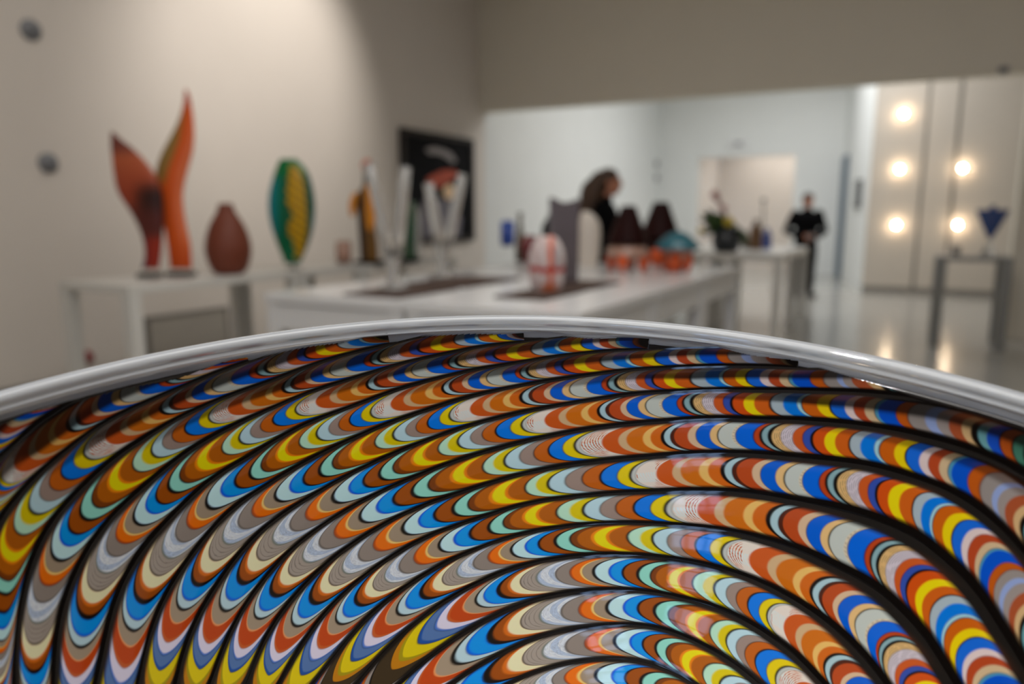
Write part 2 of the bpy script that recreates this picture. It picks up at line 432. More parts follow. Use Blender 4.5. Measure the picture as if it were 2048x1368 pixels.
for py, lab in ((328, 'upper small grey socket box on the hall wall corner'), (356, 'lower small grey socket box on the hall wall corner')):
    q = on_left(1312, py)
    t = thing('wall_box', lab, 'wall box', q + D2 * .002, ROT + PI / 2, 'socket boxes on the hall wall')
    obj('cover', box(-.07, .07, -.05, 0, -.08, .08, .008), M['sensor'], t); obj('button', box(-.02, .02, -.06, -.05, -.02, .02), M['base'], t)
q = on_plane_s(2006, 146, 0)
t = thing('motion_sensor', 'tiny dark sensor on the lower edge of the beam', 'sensor', q + Vector((0, 0, .02)), ROT)
obj('housing', box(-.05, .05, -.06, -.001, -.03, .04, .01), M['sensor'], t); obj('lens', ball(bmesh.new(), (0, -.06, 0), .022), M['black'], t, True)

# ------------------------------------------------------------------ tables
TH = 0.97
def table(name, label, corner, wx, ly, slab, leg, m, group=None, apron=0.0):
    """corner: near-left point; width along D2, length along D1"""
    c = corner + D2 * (wx / 2) + D1 * (ly / 2)
    t = thing(name, label, 'table', (c.x, c.y, 0), ROT, group)
    g = .012 if apron else .004
    go = 0.004 if apron else g
    obj('tabletop', box(-wx / 2 + go, wx / 2 - go, -ly / 2 + go, ly / 2 - go, TH - slab, TH, .004), m, t)
    for sx in (-1, 1):
        for sy in (-1, 1):
            x0 = sx * (wx / 2 - g) - (leg if sx > 0 else 0); y0 = sy * (ly / 2 - g) - (leg if sy > 0 else 0)
            obj('leg', box(x0, x0 + leg, y0, y0 + leg, 0, TH - slab, .004), m, t)
    if apron:
        zt, q = TH - slab - .008, leg * .85
        for a in ((-wx / 2 + q, wx / 2 - q, -ly / 2 + .022, -ly / 2 + .04), (-wx / 2 + q, wx / 2 - q, ly / 2 - .04, ly / 2 - .022), (-wx / 2 + .022, -wx / 2 + .04, -ly / 2 + q, ly / 2 - q), (wx / 2 - .04, wx / 2 - .022, -ly / 2 + q, ly / 2 - q)):
            obj('apron', box(a[0], a[1], a[2], a[3], zt - apron, zt, .002), m, t)
    return t
C0 = at_z(1160, 628, TH); C0 = Vector((C0.x, C0.y, 0))      # near right corner of the middle block
NW = ['near-left white table of the middle block, carrying the nearer clear V vase', 'near-right white table of the middle block, carrying the red and white vase',
      'white table behind the near-left one, carrying the farther clear V vase', 'white table behind the near-right one, carrying a smoky cone vessel',
      'far-left white table of the middle block, under the blue glass block', 'far-right white table of the middle block, in front of the woman']
k = 0
for r in range(3):
    for c in range(2):
        table('display_table', NW[k], C0 - D2 * (.96 * (2 - c)) + D1 * (1.155 * r), .96, 1.155, .05, .085, M['white'], 'white tables of the middle block', .14); k += 1
k = 0
B2 = ['white table at the near left of the far block, behind the woman', 'white table at the near right of the far block, under the bottles and flowers',
      'white table at the back left of the far block', 'white table at the back right of the far block, beside the man']
for r in range(2):
    for c in range(2):
        table('display_table', B2[k], C0 - D2 * (.96 * (2 - c)) + D1 * (5.72 + 1.155 * r), .96, 1.155, .085, .085, M['offwhite'], 'white tables of the far block'); k += 1
A0 = at_z(256, 573, TH); A0 = Vector((A0.x, A0.y, 0)) - D2 * .72
table('display_table', 'long white table by the left wall carrying the two flame sculptures', A0, .72, 1.48, .05, .085, M['offwhite'], 'white tables along the left wall')
table('display_table', 'small white table by the left wall in the middle of the row', A0 + D1 * 1.49, .72, .76, .05, .07, M['offwhite'], 'white tables along the left wall')
table('display_table', 'white table at the far end of the left row, near the painting', A0 + D1 * 2.26, .72, 1.5, .05, .07, M['offwhite'], 'white tables along the left wall')
Q = at_z(1871, 507, TH + .01)
Q = Vector((4.50, 8.0, 0))
table('steel_table', 'grey steel table under the blue triangular glass by the panelled wall', Q - D2 * .0, .70, .66, .05, .10, M['steel'])

# ------------------------------------------------------------------ things on the left row
def spot_on(px, py, d=None):
    """point on the table plane under a photo pixel, or at a given depth"""
    if d is None:
        p = at_z(px, py, TH); return Vector((p.x, p.y, TH))
    p = at_y(px, py, d); return Vector((p.x, p.y, TH))
def flame(name, label, rows, depth, base_px, colour, base_hw, face):
    yb = max(r[0] for r in rows)
    p = spot_on(base_px, yb, depth); k = depth / F
    t = thing(name, label, 'sculpture', p, face, 'glass flame sculptures on the left table')
    zs = []; LP = local_of(p)
    H = yb - min(r[0] for r in rows)
    for y, xl, xr in sorted(rows, reverse=True):
        z = LP(base_px, y)[1] + .02
        u = (yb - y) / H
        zs.append((z, LP(xl, y)[0], LP(xr, y)[0], .012 + .055 * math.sin(PI * min(1, u * .9 + .12))))
    o = obj('flame', blade(bmesh.new(), dense(zs, 6), 28, .8), M['vcol'], t, True)
    lean = [LP(base_px, y)[0] for y in (yb, yb - H)]
    paint(o, lambda c: colour((c.x - lean[1] * (c.z / (H * k))) / k + base_px, yb - c.z / k))
    obj('base', box(-base_hw, base_hw, -.055, .055, 0, .03, .004), M['black'], t)
    return t
def col_left(x, y):
    c = mix((196, 104, 66), (160, 66, 40), (y - 290) / 90)
    c = mix(c, (52, 24, 18), stepf(258, 300, x) * stepf(345, 385, y) * (1 - stepf(445, 470, y)))
    c = mix(c, (96, 40, 34), stepf(385, 430, y) * .8)
    c = mix(c, (150, 44, 26), stepf(455, 475, y))
    c = mix(c, (60, 34, 92), stepf(300, 285, x) * stepf(450, 480, y))
    c = mix(c, (120, 62, 52), 1 - stepf(285, 315, y))
    return c
def col_right(x, y):
    c = (222, 92, 30)
    mid = np.interp(y, [185, 230, 280, 340, 400, 450, 545], [372, 371, 364, 342, 336, 344, 358])
    c = mix(c, (150, 118, 60), (1 - stepf(mid - 8, mid + 2, x)) * stepf(205, 235, y) * (1 - stepf(345, 375, y)))
    c = mix(c, (228, 120, 78), stepf(mid + 10, mid + 22, x) * .8)
    c = mix(c, (190, 70, 40), 1 - stepf(195, 230, y))
    return mix(c, (200, 78, 20), stepf(450, 520, y))
flame('flame_sculpture', 'dark brown and orange glass flame sculpture leaning left, on the left table',
      [(543, 284, 318), (520, 290, 322), (490, 288, 325), (460, 278, 327), (430, 262, 328), (400, 242, 326), (380, 233, 322), (360, 229, 314), (340, 226, 301), (320, 224, 284), (300, 222, 263), (285, 222, 243), (270, 222, 228)],
      5.25, 300, col_left, .072, 0.0)
flame('flame_sculpture', 'tall bright orange glass flame sculpture curving to a point, second on the left table',
      [(543, 341, 384), (500, 336, 382), (470, 331, 376), (440, 323, 370), (400, 314, 366), (370, 311, 370), (340, 314, 378), (310, 325, 386), (280, 341, 389), (250, 356, 388), (220, 366, 384), (200, 369, 380), (185, 370, 374)],
      5.35, 362, col_right, .092, 0.0)
p = spot_on(459, 536, 5.55); k = 5.55 / F
t = thing('pear_vase', 'matte brown pear-shaped vase beside the flame sculptures', 'vase', p)
pr = [(0, 0), (20, 0), (33, 8), (41, 28), (44, 50), (40, 74), (32, 96), (22, 113), (16, 124), (14, 132), (0, 133)]
obj('body', lathe(bmesh.new(), smooth_prof([(r * k, z * k * 1.02) for r, z in pr], 5), 48), M['pear'], t, True)
obj('mouth', lathe(bmesh.new(), [(.004, 133 * k), (.05, 133 * k), (.05, 138 * k), (.03, 139 * k), (.004, 134.5 * k)], 28), M['pear'], t, True)

# green lens on a stem
d = 6.05; p = spot_on(587, 536, d); k = d / F
t = thing('lens_vase', 'green and teal lens-shaped glass disc with a yellow inlay, on the left table', 'vase', p)
LP = local_of(p)
rows = [(0.045 + (525 - y) * k, LP(xl - 4, y)[0], LP(xr + 1, y)[0], th) for y, xl, xr, th in
        ((525, 574, 598, .03), (510, 568, 606, .06), (480, 556, 618, .10), (450, 546, 626, .13), (420, 541, 629, .14), (390, 542, 627, .13), (360, 549, 620, .10), (340, 556, 610, .07), (322, 564, 592, .04))]
o = obj('body', blade(bmesh.new(), dense(rows, 5), 40, .9), M['vcol'], t, True)
def col_lens(c):
    u = (c.z - .045) / k / 203; x = (c.x - LP(587, 525 - u * 203)[0]) / k
    col = mix((0, 136, 148), (10, 104, 72), stepf(-40, -16, x)); col = mix(col, (24, 92, 58), stepf(-18, -8, x))
    col = mix(col, (12, 116, 62), stepf(.78, .9, u)); col = mix(col, (0, 104, 66), 1 - stepf(.18, .32, u))
    col = mix(col, (20, 84, 70), stepf(22, 28, x)); col = mix(col, (70, 130, 140), stepf(33, 40, x) * (1 - stepf(.3, .6, u)) )
    return col
paint(o, col_lens)
inl = [(.93, -6, 4), (.88, -8, 14), (.8, -9, 20), (.7, -10, 24), (.62, -9, 26), (.55, -9, 27), (.48, 2, 28), (.42, -3, 28), (.36, -9, 28), (.3, -8, 27), (.24, -2, 24), (.18, 2, 22), (.12, 4, 19), (.06, 3, 14)]
bm = bmesh.new(); fr = []; bk = []
for u, a, b in dense(inl, 5)[::1]:
    z = .045 + u * 203 * k
    th = np.interp(z, [r[0] for r in rows], [r[3] for r in rows]) / 2
    xl_ = np.interp(z, [r[0] for r in rows], [r[1] for r in rows]); xr_ = np.interp(z, [r[0] for r in rows], [r[2] for r in rows]); cx = (xl_ + xr_) / 2; hx = (xr_ - xl_) / 2
    line = []
    for j in range(9):
        x = LP(589 + a + (b - a) * j / 8 + 2.0 * math.sin(u * 60) * (1 if j in (0, 1) else 0), 525 - u * 203)[0]
        q = max(0, 1 - ((x - cx) / hx) ** 2)
        line.append((x, -th * q ** .45 - .003, z))
    fr.append([bm.verts.new(v) for v in line]); bk.append([bm.verts.new((v[0], v[1] + .006, v[2])) for v in line])
for a, b in ((fr, 1), (bk, -1)):
    for r0, r1 in zip(a, a[1:]):
        for j in range(8): bm.faces.new((r0[j], r0[j + 1], r1[j + 1], r1[j]))
for r0, r1, q0, q1 in zip(fr, fr[1:], bk, bk[1:]):
    for j in (0, 8): bm.faces.new((r0[j], r1[j], q1[j], q0[j]))
o = obj('yellow_inlay', bm, M['vcol'], t, True)
paint(o, lambda c: mix((216, 170, 10), (150, 110, 10), .5 + .5 * math.sin(c.z * 90 + c.x * 60)) if not (abs((c.z - .045) / k / 203 - .5) < .04 and c.x / k < 6) else (20, 40, 30))
obj('stem', lathe(bmesh.new(), [(0, .012), (.012, .012), (.01, .05), (0, .055)], 16), M['steel'], t, True)
obj('foot', lathe(bmesh.new(), [(0, 0), (.06, 0), (.058, .01), (0, .014)], 28), M['steel'], t, True)

d = 6.7; p = spot_on(688, 516, d); k = d / F
t = thing('pink_block', 'small pale pink glass block on the middle table of the left row', 'glass block', p)
obj('body', box(-14 * k, 14 * k, -.04, .04, .008, 46 * k, .012), M['pinkglass'], t, True); obj('foot', box(-16 * k, 16 * k, -.05, .05, 0, .008), M['clear'], t)

# tall amber figure
d = 6.75; p = spot_on(738, 517, d); k = d / F
t = thing('amber_figure', 'slim amber and orange glass figure on a black base, left of the clear V vase', 'sculpture', p)
obj('base', box(-26 * k, 30 * k, -.09, .09, 0, .03, .004), M['black'], t)
def Z(y): return (517 - y) * k
rows = [(Z(512), -17 * k, 19 * k, .10), (Z(480), -18 * k, 18 * k, .10), (Z(450), -19 * k, 15 * k, .10), (Z(420), -20 * k, 14 * k, .09), (Z(395), -22 * k, 12 * k, .09), (Z(378), -18 * k, 10 * k, .08), (Z(366), -8 * k, 6 * k, .05), (Z(352), -6 * k, 6 * k, .045), (Z(335), -5 * k, 8 * k, .05)]
o = obj('body', blade(bmesh.new(), dense(rows, 5), 24), M['vcol'], t, True)
paint(o, lambda c: mix(mix(mix((46, 32, 26), (116, 80, 30), stepf(-12 * k, 4 * k, c.x)), (146, 104, 40), stepf(Z(395), Z(370), c.z) * .5), (40, 34, 28), stepf(Z(372), Z(360), c.z)))
o = obj('cape', blade(bmesh.new(), dense([(Z(452), -2 * k, 12 * k, .11), (Z(430), -6 * k, 15 * k, .12), (Z(400), -6 * k, 16 * k, .12), (Z(378), -4 * k, 13 * k, .11), (Z(362), -2 * k, 6 * k, .08)], 5), 24), M['amberglass'], t, True)
obj('sleeve', blade(bmesh.new(), dense([(Z(424), -34 * k, -26 * k, .06), (Z(410), -36 * k, -22 * k, .08), (Z(392), -34 * k, -18 * k, .08), (Z(378), -26 * k, -14 * k, .06)], 5), 20), M['amberglass'], t, True)
o = obj('head', ball(bmesh.new(), (2 * k, 0, Z(326)), (11 * k, .045, 12 * k)), M['orangeglass'], t, True)
obj('ribbon', tube(bmesh.new(), [((x - 738) * k, -.02, Z(y)) for x, y in ((742, 322), (751, 332), (757, 350), (762, 375), (768, 400), (774, 425), (778, 442))], [.012, .016, .018, .018, .016, .014, .008], 10), M['orangeglass'], t, True)

d = 7.05; p = spot_on(822, 512, d); k = d / F
t = thing('green_column', 'dark green glass column with a pale edge, behind the clear V vase', 'sculpture', p)
obj('base', box(-24 * k, 16 * k, -.08, .08, 0, .03, .004), M['black'], t)
obj('column', blade(bmesh.new(), dense([(.03, -18 * k, 12 * k, .1), (40 * k, -14 * k, 11 * k, .1), (80 * k, -10 * k, 12 * k, .09), (112 * k, -2 * k, 12 * k, .06), (118 * k, 2 * k, 8 * k, .03)], 6), 28), M['green'], t, True)
obj('pale_edge', blade(bmesh.new(), dense([(.03, 12 * k, 20 * k, .06), (60 * k, 12 * k, 20 * k, .06), (108 * k, 13 * k, 19 * k, .04)], 4), 16), M['frosty'], t, True)

# ------------------------------------------------------------------ things on the middle block
def mat_slab(px, py, w, l0, l1, label, h=.012):
    c = at_z(px, py, TH); c = Vector((c.x, c.y, TH)) + D1 * ((l0 + l1) / 2) - D2 * (w / 2)
    t = thing('table_mat', label, 'table mat', c, ROT, 'dark mats on the middle tables')
    obj('slab', box(-w / 2, w / 2, -(l1 - l0) / 2, (l1 - l0) / 2, 0, h, .003), M['darkbrown'], t)
    obj('felt', box(-w / 2 + .01, w / 2 - .01, -(l1 - l0) / 2 + .01, (l1 - l0) / 2 - .01, h, h + .0015), M['darkbrown'], t)
mat_slab(800, 598, .38, 0, .58, 'dark brown mat under the nearer clear V vase')
mat_slab(800, 598, .44, .66, 1.36, 'dark brown mat under the farther clear V vase')
mat_slab(1090, 602, .30, 0, .56, 'dark brown mat under the red and white vase')
mat_slab(1090, 602, .32, .62, 1.12, 'dark brown mat under the grey slab')
MT = .0135
def v_vase(label, cx, by, depth, left, right, trunk, base_r):
    p = spot_on(cx, by, depth); p.z += MT; k = depth / F
    t = thing('v_vase', label, 'vase', p, 0, 'clear V vases')
    LP = local_of(p)
    def L(x, y): a, b = LP(x, y); return Vector((a, 0, b))
    obj('foot', lathe(bmesh.new(), [(0, 0), (base_r * k, 0), (base_r * k, .012), (base_r * .55 * k, .03), (0, .03)], 32), M['frosty'], t, True)
    rows = [(.025, -trunk * .75 * k, trunk * .75 * k, .08), ((by - trunk - left[0][1]) * .4 * k + .02, -trunk * .7 * k, trunk * .7 * k, .07), ((by - left[0][1]) * k + .02, -trunk * 1.1 * k, trunk * 1.1 * k, .06)]
    obj('trunk', blade(bmesh.new(), dense(rows, 6), 24), M['frosty'], t, True)
    for arm in (left, right):
        pts = [L(x, y) for x, y, r in arm]; obj('arm', tube(bmesh.new(), pts, [r * k for x, y, r in arm], 16, 1.3), M['frosty'], t, True)
v_vase('clear glass vase of two arms forming a V, the nearer one, left of the seam', 787, 581, 4.25, [(782, 512, 11), (768, 450, 12), (752, 385, 11.5), (737, 326, 11)], [(792, 512, 11), (800, 450, 12), (806, 390, 11), (811, 334, 11)], 17, 32)
v_vase('clear glass vase of two arms forming a V, the farther one, before the painting', 885, 556, 5.15, [(880, 492, 10), (872, 450, 11), (864, 410, 10), (857, 366, 10)], [(893, 492, 10), (903, 450, 11), (914, 400, 10), (925, 348, 9)], 17, 30)

d = 4.2; k = d / F; p = spot_on(1093, 582, d); p.z += MT
t = thing('striped_vase', 'rounded white vase with red and orange bands, in front of the grey slab', 'vase', p)
pr = [(0, 0), (28, 0), (33, 6), (36, 22), (37, 44), (38, 62), (35, 80), (27, 96), (18, 106), (14, 108), (14, 103), (0, 102)]
o = obj('body', lathe(bmesh.new(), smooth_prof([(r * .95 * k, z * k) for r, z in pr], 8), 64, 1, .85), M['vcol'], t, True)
def col_striped(c):
    x = c.x / k; z = c.z / k
    col = mix((216, 206, 204), (196, 170, 168), .5 + .5 * math.sin(x * .3 + z * .11))
    col = mix(col, (206, 92, 56), stepf(3, 6, 9 - abs(x - 7)) * (1 if c.y < 0 else .3))
    col = mix(col, (176, 36, 28), stepf(3, 5, 9 - abs(z - 43 - 2 * math.sin(x * .2))))
    col = mix(col, (150, 150, 156), stepf(2, 4, 7 - abs(x - 19)) * stepf(1, 6, 24 - abs(z - 66)))
    return mix(col, (204, 104, 60), (1 - stepf(6, 20, z)) * stepf(0, 8, 18 - abs(x - 4)))
paint(o, col_striped)
d = 4.75; k = d / F; p = spot_on(1128, 564, d); p.z += MT
t = thing('grey_slab', 'tall dark grey-purple slab with a dipped top edge, on a brown mat', 'sculpture', p)
pg = [(1104, 566), (1101, 500), (1099, 430), (1098, 395), (1104, 394), (1112, 401), (1124, 407), (1138, 406), (1150, 400), (1158, 396), (1157, 460), (1156, 520), (1155, 566)]
LP = local_of(p); pg = [(LP(x, y)[0], max(0, LP(x, y)[1])) for x, y in pg]
bm = bmesh.new(); fr = [bm.verts.new((x, -.04, z)) for x, z in pg]; bk = [bm.verts.new((x, .04, z)) for x, z in pg]
bm.faces.new(fr); bm.faces.new(bk)
for i in range(len(pg)): j = (i + 1) % len(pg); bm.faces.new((fr[i], fr[j], bk[j], bk[i]))
bmesh.ops.bevel(bm, geom=bm.edges[:], offset=.006, segments=2, affect='EDGES')
gm = mat('slab_glass', (92, 84, 90), .35, coat=.6, noise=.1, nscale=5)
obj('slab', bm, gm, t)

def lathe_vase(name, label, cx, by, depth, parts, cat='vase', sy=1.0, group=None):
    k = depth / F; p = spot_on(cx, by, depth); t = thing(name, label, cat, p, 0, group)
    for nm, pr, m in parts: obj(nm, lathe(bmesh.new(), smooth_prof([(r * k, z * k) for r, z in pr], 5), 36, 1, sy), M[m], t, True)
    return t
BG = 'bottles on the far block'
lathe_vase('black_bottle', 'black round-shouldered bottle just left behind the grey slab', 1100, 541, 5.8, [('body', [(0, 0), (16, 0), (18, 8), (18, 60), (17, 84), (12, 99), (6, 104), (5, 108), (0, 108)], 'black'), ('lip', [(4, 107), (7, 107), (7, 111), (4, 111)], 'black')])
lathe_vase('maroon_vase', 'dark maroon glass vase behind the red and white vase', 1060, 523, 6.9, [('body', [(0, 2), (10, 2), (14, 10), (21, 28), (20, 42), (13, 52), (10, 54), (0, 54)], 'maroon'), ('foot', [(0, 0), (11, 0), (10, 3), (0, 3)], 'maroon')])
lathe_vase('slender_bottle', 'thin dark olive bottle rising behind the maroon vase', 1040, 521, 7.05, [('body', [(0, 0), (9, 0), (10, 8), (9, 40), (6, 62), (4, 80), (4, 94), (0, 94)], 'olive'), ('rim', [(3, 93), (6, 93), (6, 96), (3, 96)], 'olive')])
d = 6.6; k = d / F; p = spot_on(1015, 527, d)
t = thing('blue_block', 'cobalt blue glass block standing on a clear base', 'glass block', p)
obj('base', box(-15 * k, 15 * k, -.06, .06, 0, 36 * k, .006), M['clear'], t); obj('block', box(-13.5 * k, 13.5 * k, -.05, .05, 37 * k, 87 * k, .014), M['blue'], t, True)
d = 6.55; k = d / F; p = spot_on(1177, 527, d)
t = thing('white_vase', 'tall white glass vase with a rounded top, right of the grey slab', 'vase', p)
obj('body', blade(bmesh.new(), dense([(0, -18 * k, 16 * k, .13), (12 * k, -20 * k, 20 * k, .15), (45 * k, -20 * k, 23 * k, .16), (75 * k, -20 * k, 22 * k, .15), (92 * k, -19 * k, 15 * k, .12), (103 * k, -16 * k, 4 * k, .07), (106 * k, -13 * k, -6 * k, .03)], 6), 32), M['whiteglass'], t, True)
obj('foot', lathe(bmesh.new(), [(0, 0), (.085, 0), (.08, .008), (0, .01)], 28), M['whiteglass'], t, True)

def footed(label, cx, by, depth, cap, capmat, bodymat, foot_r):
    k = depth / F; p = spot_on(cx, by, depth)
    t = thing('footed_vessel', label, 'vessel', p, .35, 'lidded vessels on orange feet')
    obj('cap', lathe(bmesh.new(), smooth_prof([(r * k, z * k) for r, z in cap], 6), 44), M[capmat], t, True)
    zb = cap[0][1]
    obj('bowl', lathe(bmesh.new(), smooth_prof([(0, 20 * k), (20 * k, 20 * k), (foot_r * k, 30 * k), ((foot_r + 4) * k, 38 * k), (cap[0][0] * .8 * k, (zb - 1) * k), (0, (zb - 1) * k)], 5), 44), M[bodymat], t, True)
    for i in range(4):
        a = PI / 4 + i * PI / 2; c, s = math.cos(a), math.sin(a); R = foot_r * .8
        pts = [((R * .9) * k * c, (R * .9) * k * s, 34 * k), ((R + 3) * k * c, (R + 3) * k * s, 22 * k), ((R + 1) * k * c, (R + 1) * k * s, 10 * k), ((R + 3) * k * c, (R + 3) * k * s, .004)]
        obj('foot', tube(bmesh.new(), pts, [13 * k, 12 * k, 8 * k, 5 * k], 14), M['orangeglass'], t, True)
footed('smoky brown cone-topped vessel on orange feet, nearest the woman', 1254, 541, 5.8, [(39, 54), (41, 58), (40, 61), (33, 80), (26, 98), (19, 116), (15, 126), (12, 129), (0, 130)], 'conebrown', 'pinkglass', 38)
footed('smoky brown cone-topped vessel standing behind the teal domed one', 1318, 530, 6.4, [(37, 56), (39, 60), (38, 63), (31, 82), (24, 100), (18, 116), (15, 123), (12, 126), (0, 126)], 'conebrown', 'conebrown', 30)
footed('teal dome-topped vessel on orange feet', 1354, 541, 5.75, [(44, 46), (45, 49), (37, 60), (24, 72), (12, 79), (0, 81)], 'teal', 'pinkglass', 22)

# flowers, bottles on the far block
d = 8.9; k = d / F; p = spot_on(1452, 503, d)
t = thing('flower_vase', 'dark navy vase holding leaves, yellow and pink flowers', 'flower vase', p)
obj('vase', lathe(bmesh.new(), smooth_prof([(0, 0), (18 * k, 0), (27 * k, 12 * k), (28 * k, 30 * k), (20 * k, 46 * k), (14 * k, 52 * k), (16 * k, 55 * k), (12 * k, 54 * k), (0, 48 * k)], 5), 36), mat('vase_navy', (22, 30, 38), .3, coat=.6, noise=.2), t, True)
def leaf_bm(base, tip, width, bend):
    bm = bmesh.new(); b = Vector(base); e = Vector(tip); ax = (e - b); side = ax.cross(Vector((0, 1, .3))).normalized(); nrm = side.cross(ax).normalized()
    L, R_, Cn = [], [], []
    for i in range(8):
        u = i / 7; c = b + ax * u + nrm * (bend * math.sin(PI * u)) ; wd = width * math.sin(PI * min(1, u * .92 + .06)) ** .8
        L.append(bm.verts.new(c - side * wd + nrm * .006)); Cn.append(bm.verts.new(c)); R_.append(bm.verts.new(c + side * wd + nrm * .006))
    for i in range(7):
        bm.faces.new((L[i], Cn[i], Cn[i + 1], L[i + 1])); bm.faces.new((Cn[i], R_[i], R_[i + 1], Cn[i + 1]))
    r = bmesh.ops.extrude_face_region(bm, geom=bm.faces[:]); bmesh.ops.translate(bm, vec=nrm * .003, verts=[v for v in r['geom'] if isinstance(v, bmesh.types.BMVert)])
    return bm
def pt(x, y, dy=0.0): return Vector(((x - 1452) * k, dy, (504 - y) * k))
for i, (x, y, dy) in enumerate(((1400, 428, 0), (1406, 452, -.05), (1398, 440, .05), (1412, 420, .06), (1420, 438, -.06), (1432, 428, .03), (1402, 470, .0), (1474, 470, -.03), (1484, 488, .02), (1466, 478, -.1), (1416, 462, -.08), (1478, 455, .07), (1440, 440, -.07), (1424, 452, .09), (1490, 474, -.1), (1482, 464, .1), (1494, 492, -.05), (1470, 462, -.12), (1415, 444, -.1), (1436, 450, .1))):
    obj('leaf', leaf_bm(pt(1448 + (i % 3) * 4, 456), pt(x, y, dy), 7 * k, .03), M['leaf'], t, True)
def flower(x, y, r, m, dy):
    o = obj('stem', tube(bmesh.new(), [pt(1450, 458), pt((x + 1450) / 2 + 4, (y + 450) / 2, dy / 2), pt(x, y, dy)], 1.2 * k, 8), M['stem'], t, True)
    bm = bmesh.new(); c = pt(x, y, dy)
    for i in range(7):
        a = i * 2 * PI / 7; ball(bm, c + Vector((math.cos(a) * r * .55 * k, -.01, math.sin(a) * r * .55 * k)), (r * .5 * k, r * .25 * k, r * .5 * k), 10, 6)
    ball(bm, c + Vector((0, -.02, 0)), r * .3 * k, 10, 6)
    obj('blossom', bm, M[m], t, True)
for a in ((1450, 444, 10, 'yellow', -.08), (1462, 452, 7, 'yellow', -.02), (1424, 392, 8, 'pink', 0), (1432, 402, 6, 'pink', .03), (1441, 418, 7, 'pink', -.03), (1400, 462, 6, 'yellow', .02)): flower(*a)
BOT = [(0, 0), (1, 0), (1.05, .1), (1, .6), (.8, .78), (.45, .86), (.42, .98), (0, .98)]
def bottle(label, cx, y0, y1, r, m, name='bottle'):
    d = 645 / (y1 - 430); lathe_vase(name, label, cx, y1, d, [('body', [(a * r, b * (y1 - y0)) for a, b in BOT], m), ('stopper', [(0, .97 * (y1 - y0)), (.5 * r, .97 * (y1 - y0)), (.55 * r, 1.0 * (y1 - y0)), (.4 * r, 1.03 * (y1 - y0)), (0, 1.03 * (y1 - y0))], m)], 'bottle', 1.0, BG)
M['bottlebrown'] = mat('bottle_brown', (112, 78, 44), .3, coat=.4, noise=.2)
bottle('tall brown glass bottle between the flower vase and the blue bottle', 1510, 440, 497, 12, 'bottlebrown')
bottle('cobalt blue bottle on the far block, near the standing man', 1533, 456, 496, 8.5, 'blue')
bottle('short smoky brown bottle left of the tall brown bottle', 1490, 464, 495, 7, 'olive')
d = 10.0; k = d / F; p = spot_on(1522, 494, d)
t = thing('twig_stand', 'thin grey upright rod with a small knob behind the bottles', 'stand', p)
obj('rod', tube(bmesh.new(), [(0, 0, .01), (.01, 0, 50 * k), (0, 0, 92 * k)], .012, 10), M['steel'], t, True); obj('knob', ball(bmesh.new(), (0, 0, 93 * k), .03), M['olive'], t, True); obj('foot', lathe(bmesh.new(), [(0, 0), (.05, 0), (.045, .012), (0, .012)], 24), M['steel'], t, True)

# steel table: blue triangle and a tumbler
d = 8.15; k = d / F; p = spot_on(1977, 504, d)
t = thing('triangle_vase', 'blue glass inverted triangle on a clear base, on the steel table', 'sculpture', p, ROT * .5)
obj('base', blade(bmesh.new(), dense([(0, -15 * k, 15 * k, .10), (10 * k, -9 * k, 9 * k, .07), (24 * k, -5 * k, 5 * k, .05), (36 * k, -4 * k, 4 * k, .04)], 4), 24), M['clear'], t, True)
obj('triangle', blade(bmesh.new(), [(33 * k, -3 * k, 3 * k, .05), (36 * k, -5 * k, 5 * k, .06), (60 * k, -17 * k, 17 * k, .08), (82 * k, -27 * k, 27 * k, .09), (88 * k, -30 * k, 30 * k, .09), (90 * k, -29 * k, 29 * k, .08)], 28, .6), M['navy'], t, True)
obj('neck', lathe(bmesh.new(), [(0, 89 * k), (7 * k, 89 * k), (5 * k, 95 * k), (6 * k, 98 * k), (0, 98 * k)], 24), M['navy'], t, True)
d = 8.3; p = spot_on(1912, 504, d); k = d / F
t = thing('tumbler', 'small clear tumbler on the steel table, left of the blue triangle', 'glass', p)
obj('body', lathe(bmesh.new(), [(0, 0), (7 * k, 0), (8.5 * k, 17 * k), (7.6 * k, 17 * k), (6.2 * k, 2 * k), (0, 2 * k)], 28), M['frosty'], t, True)

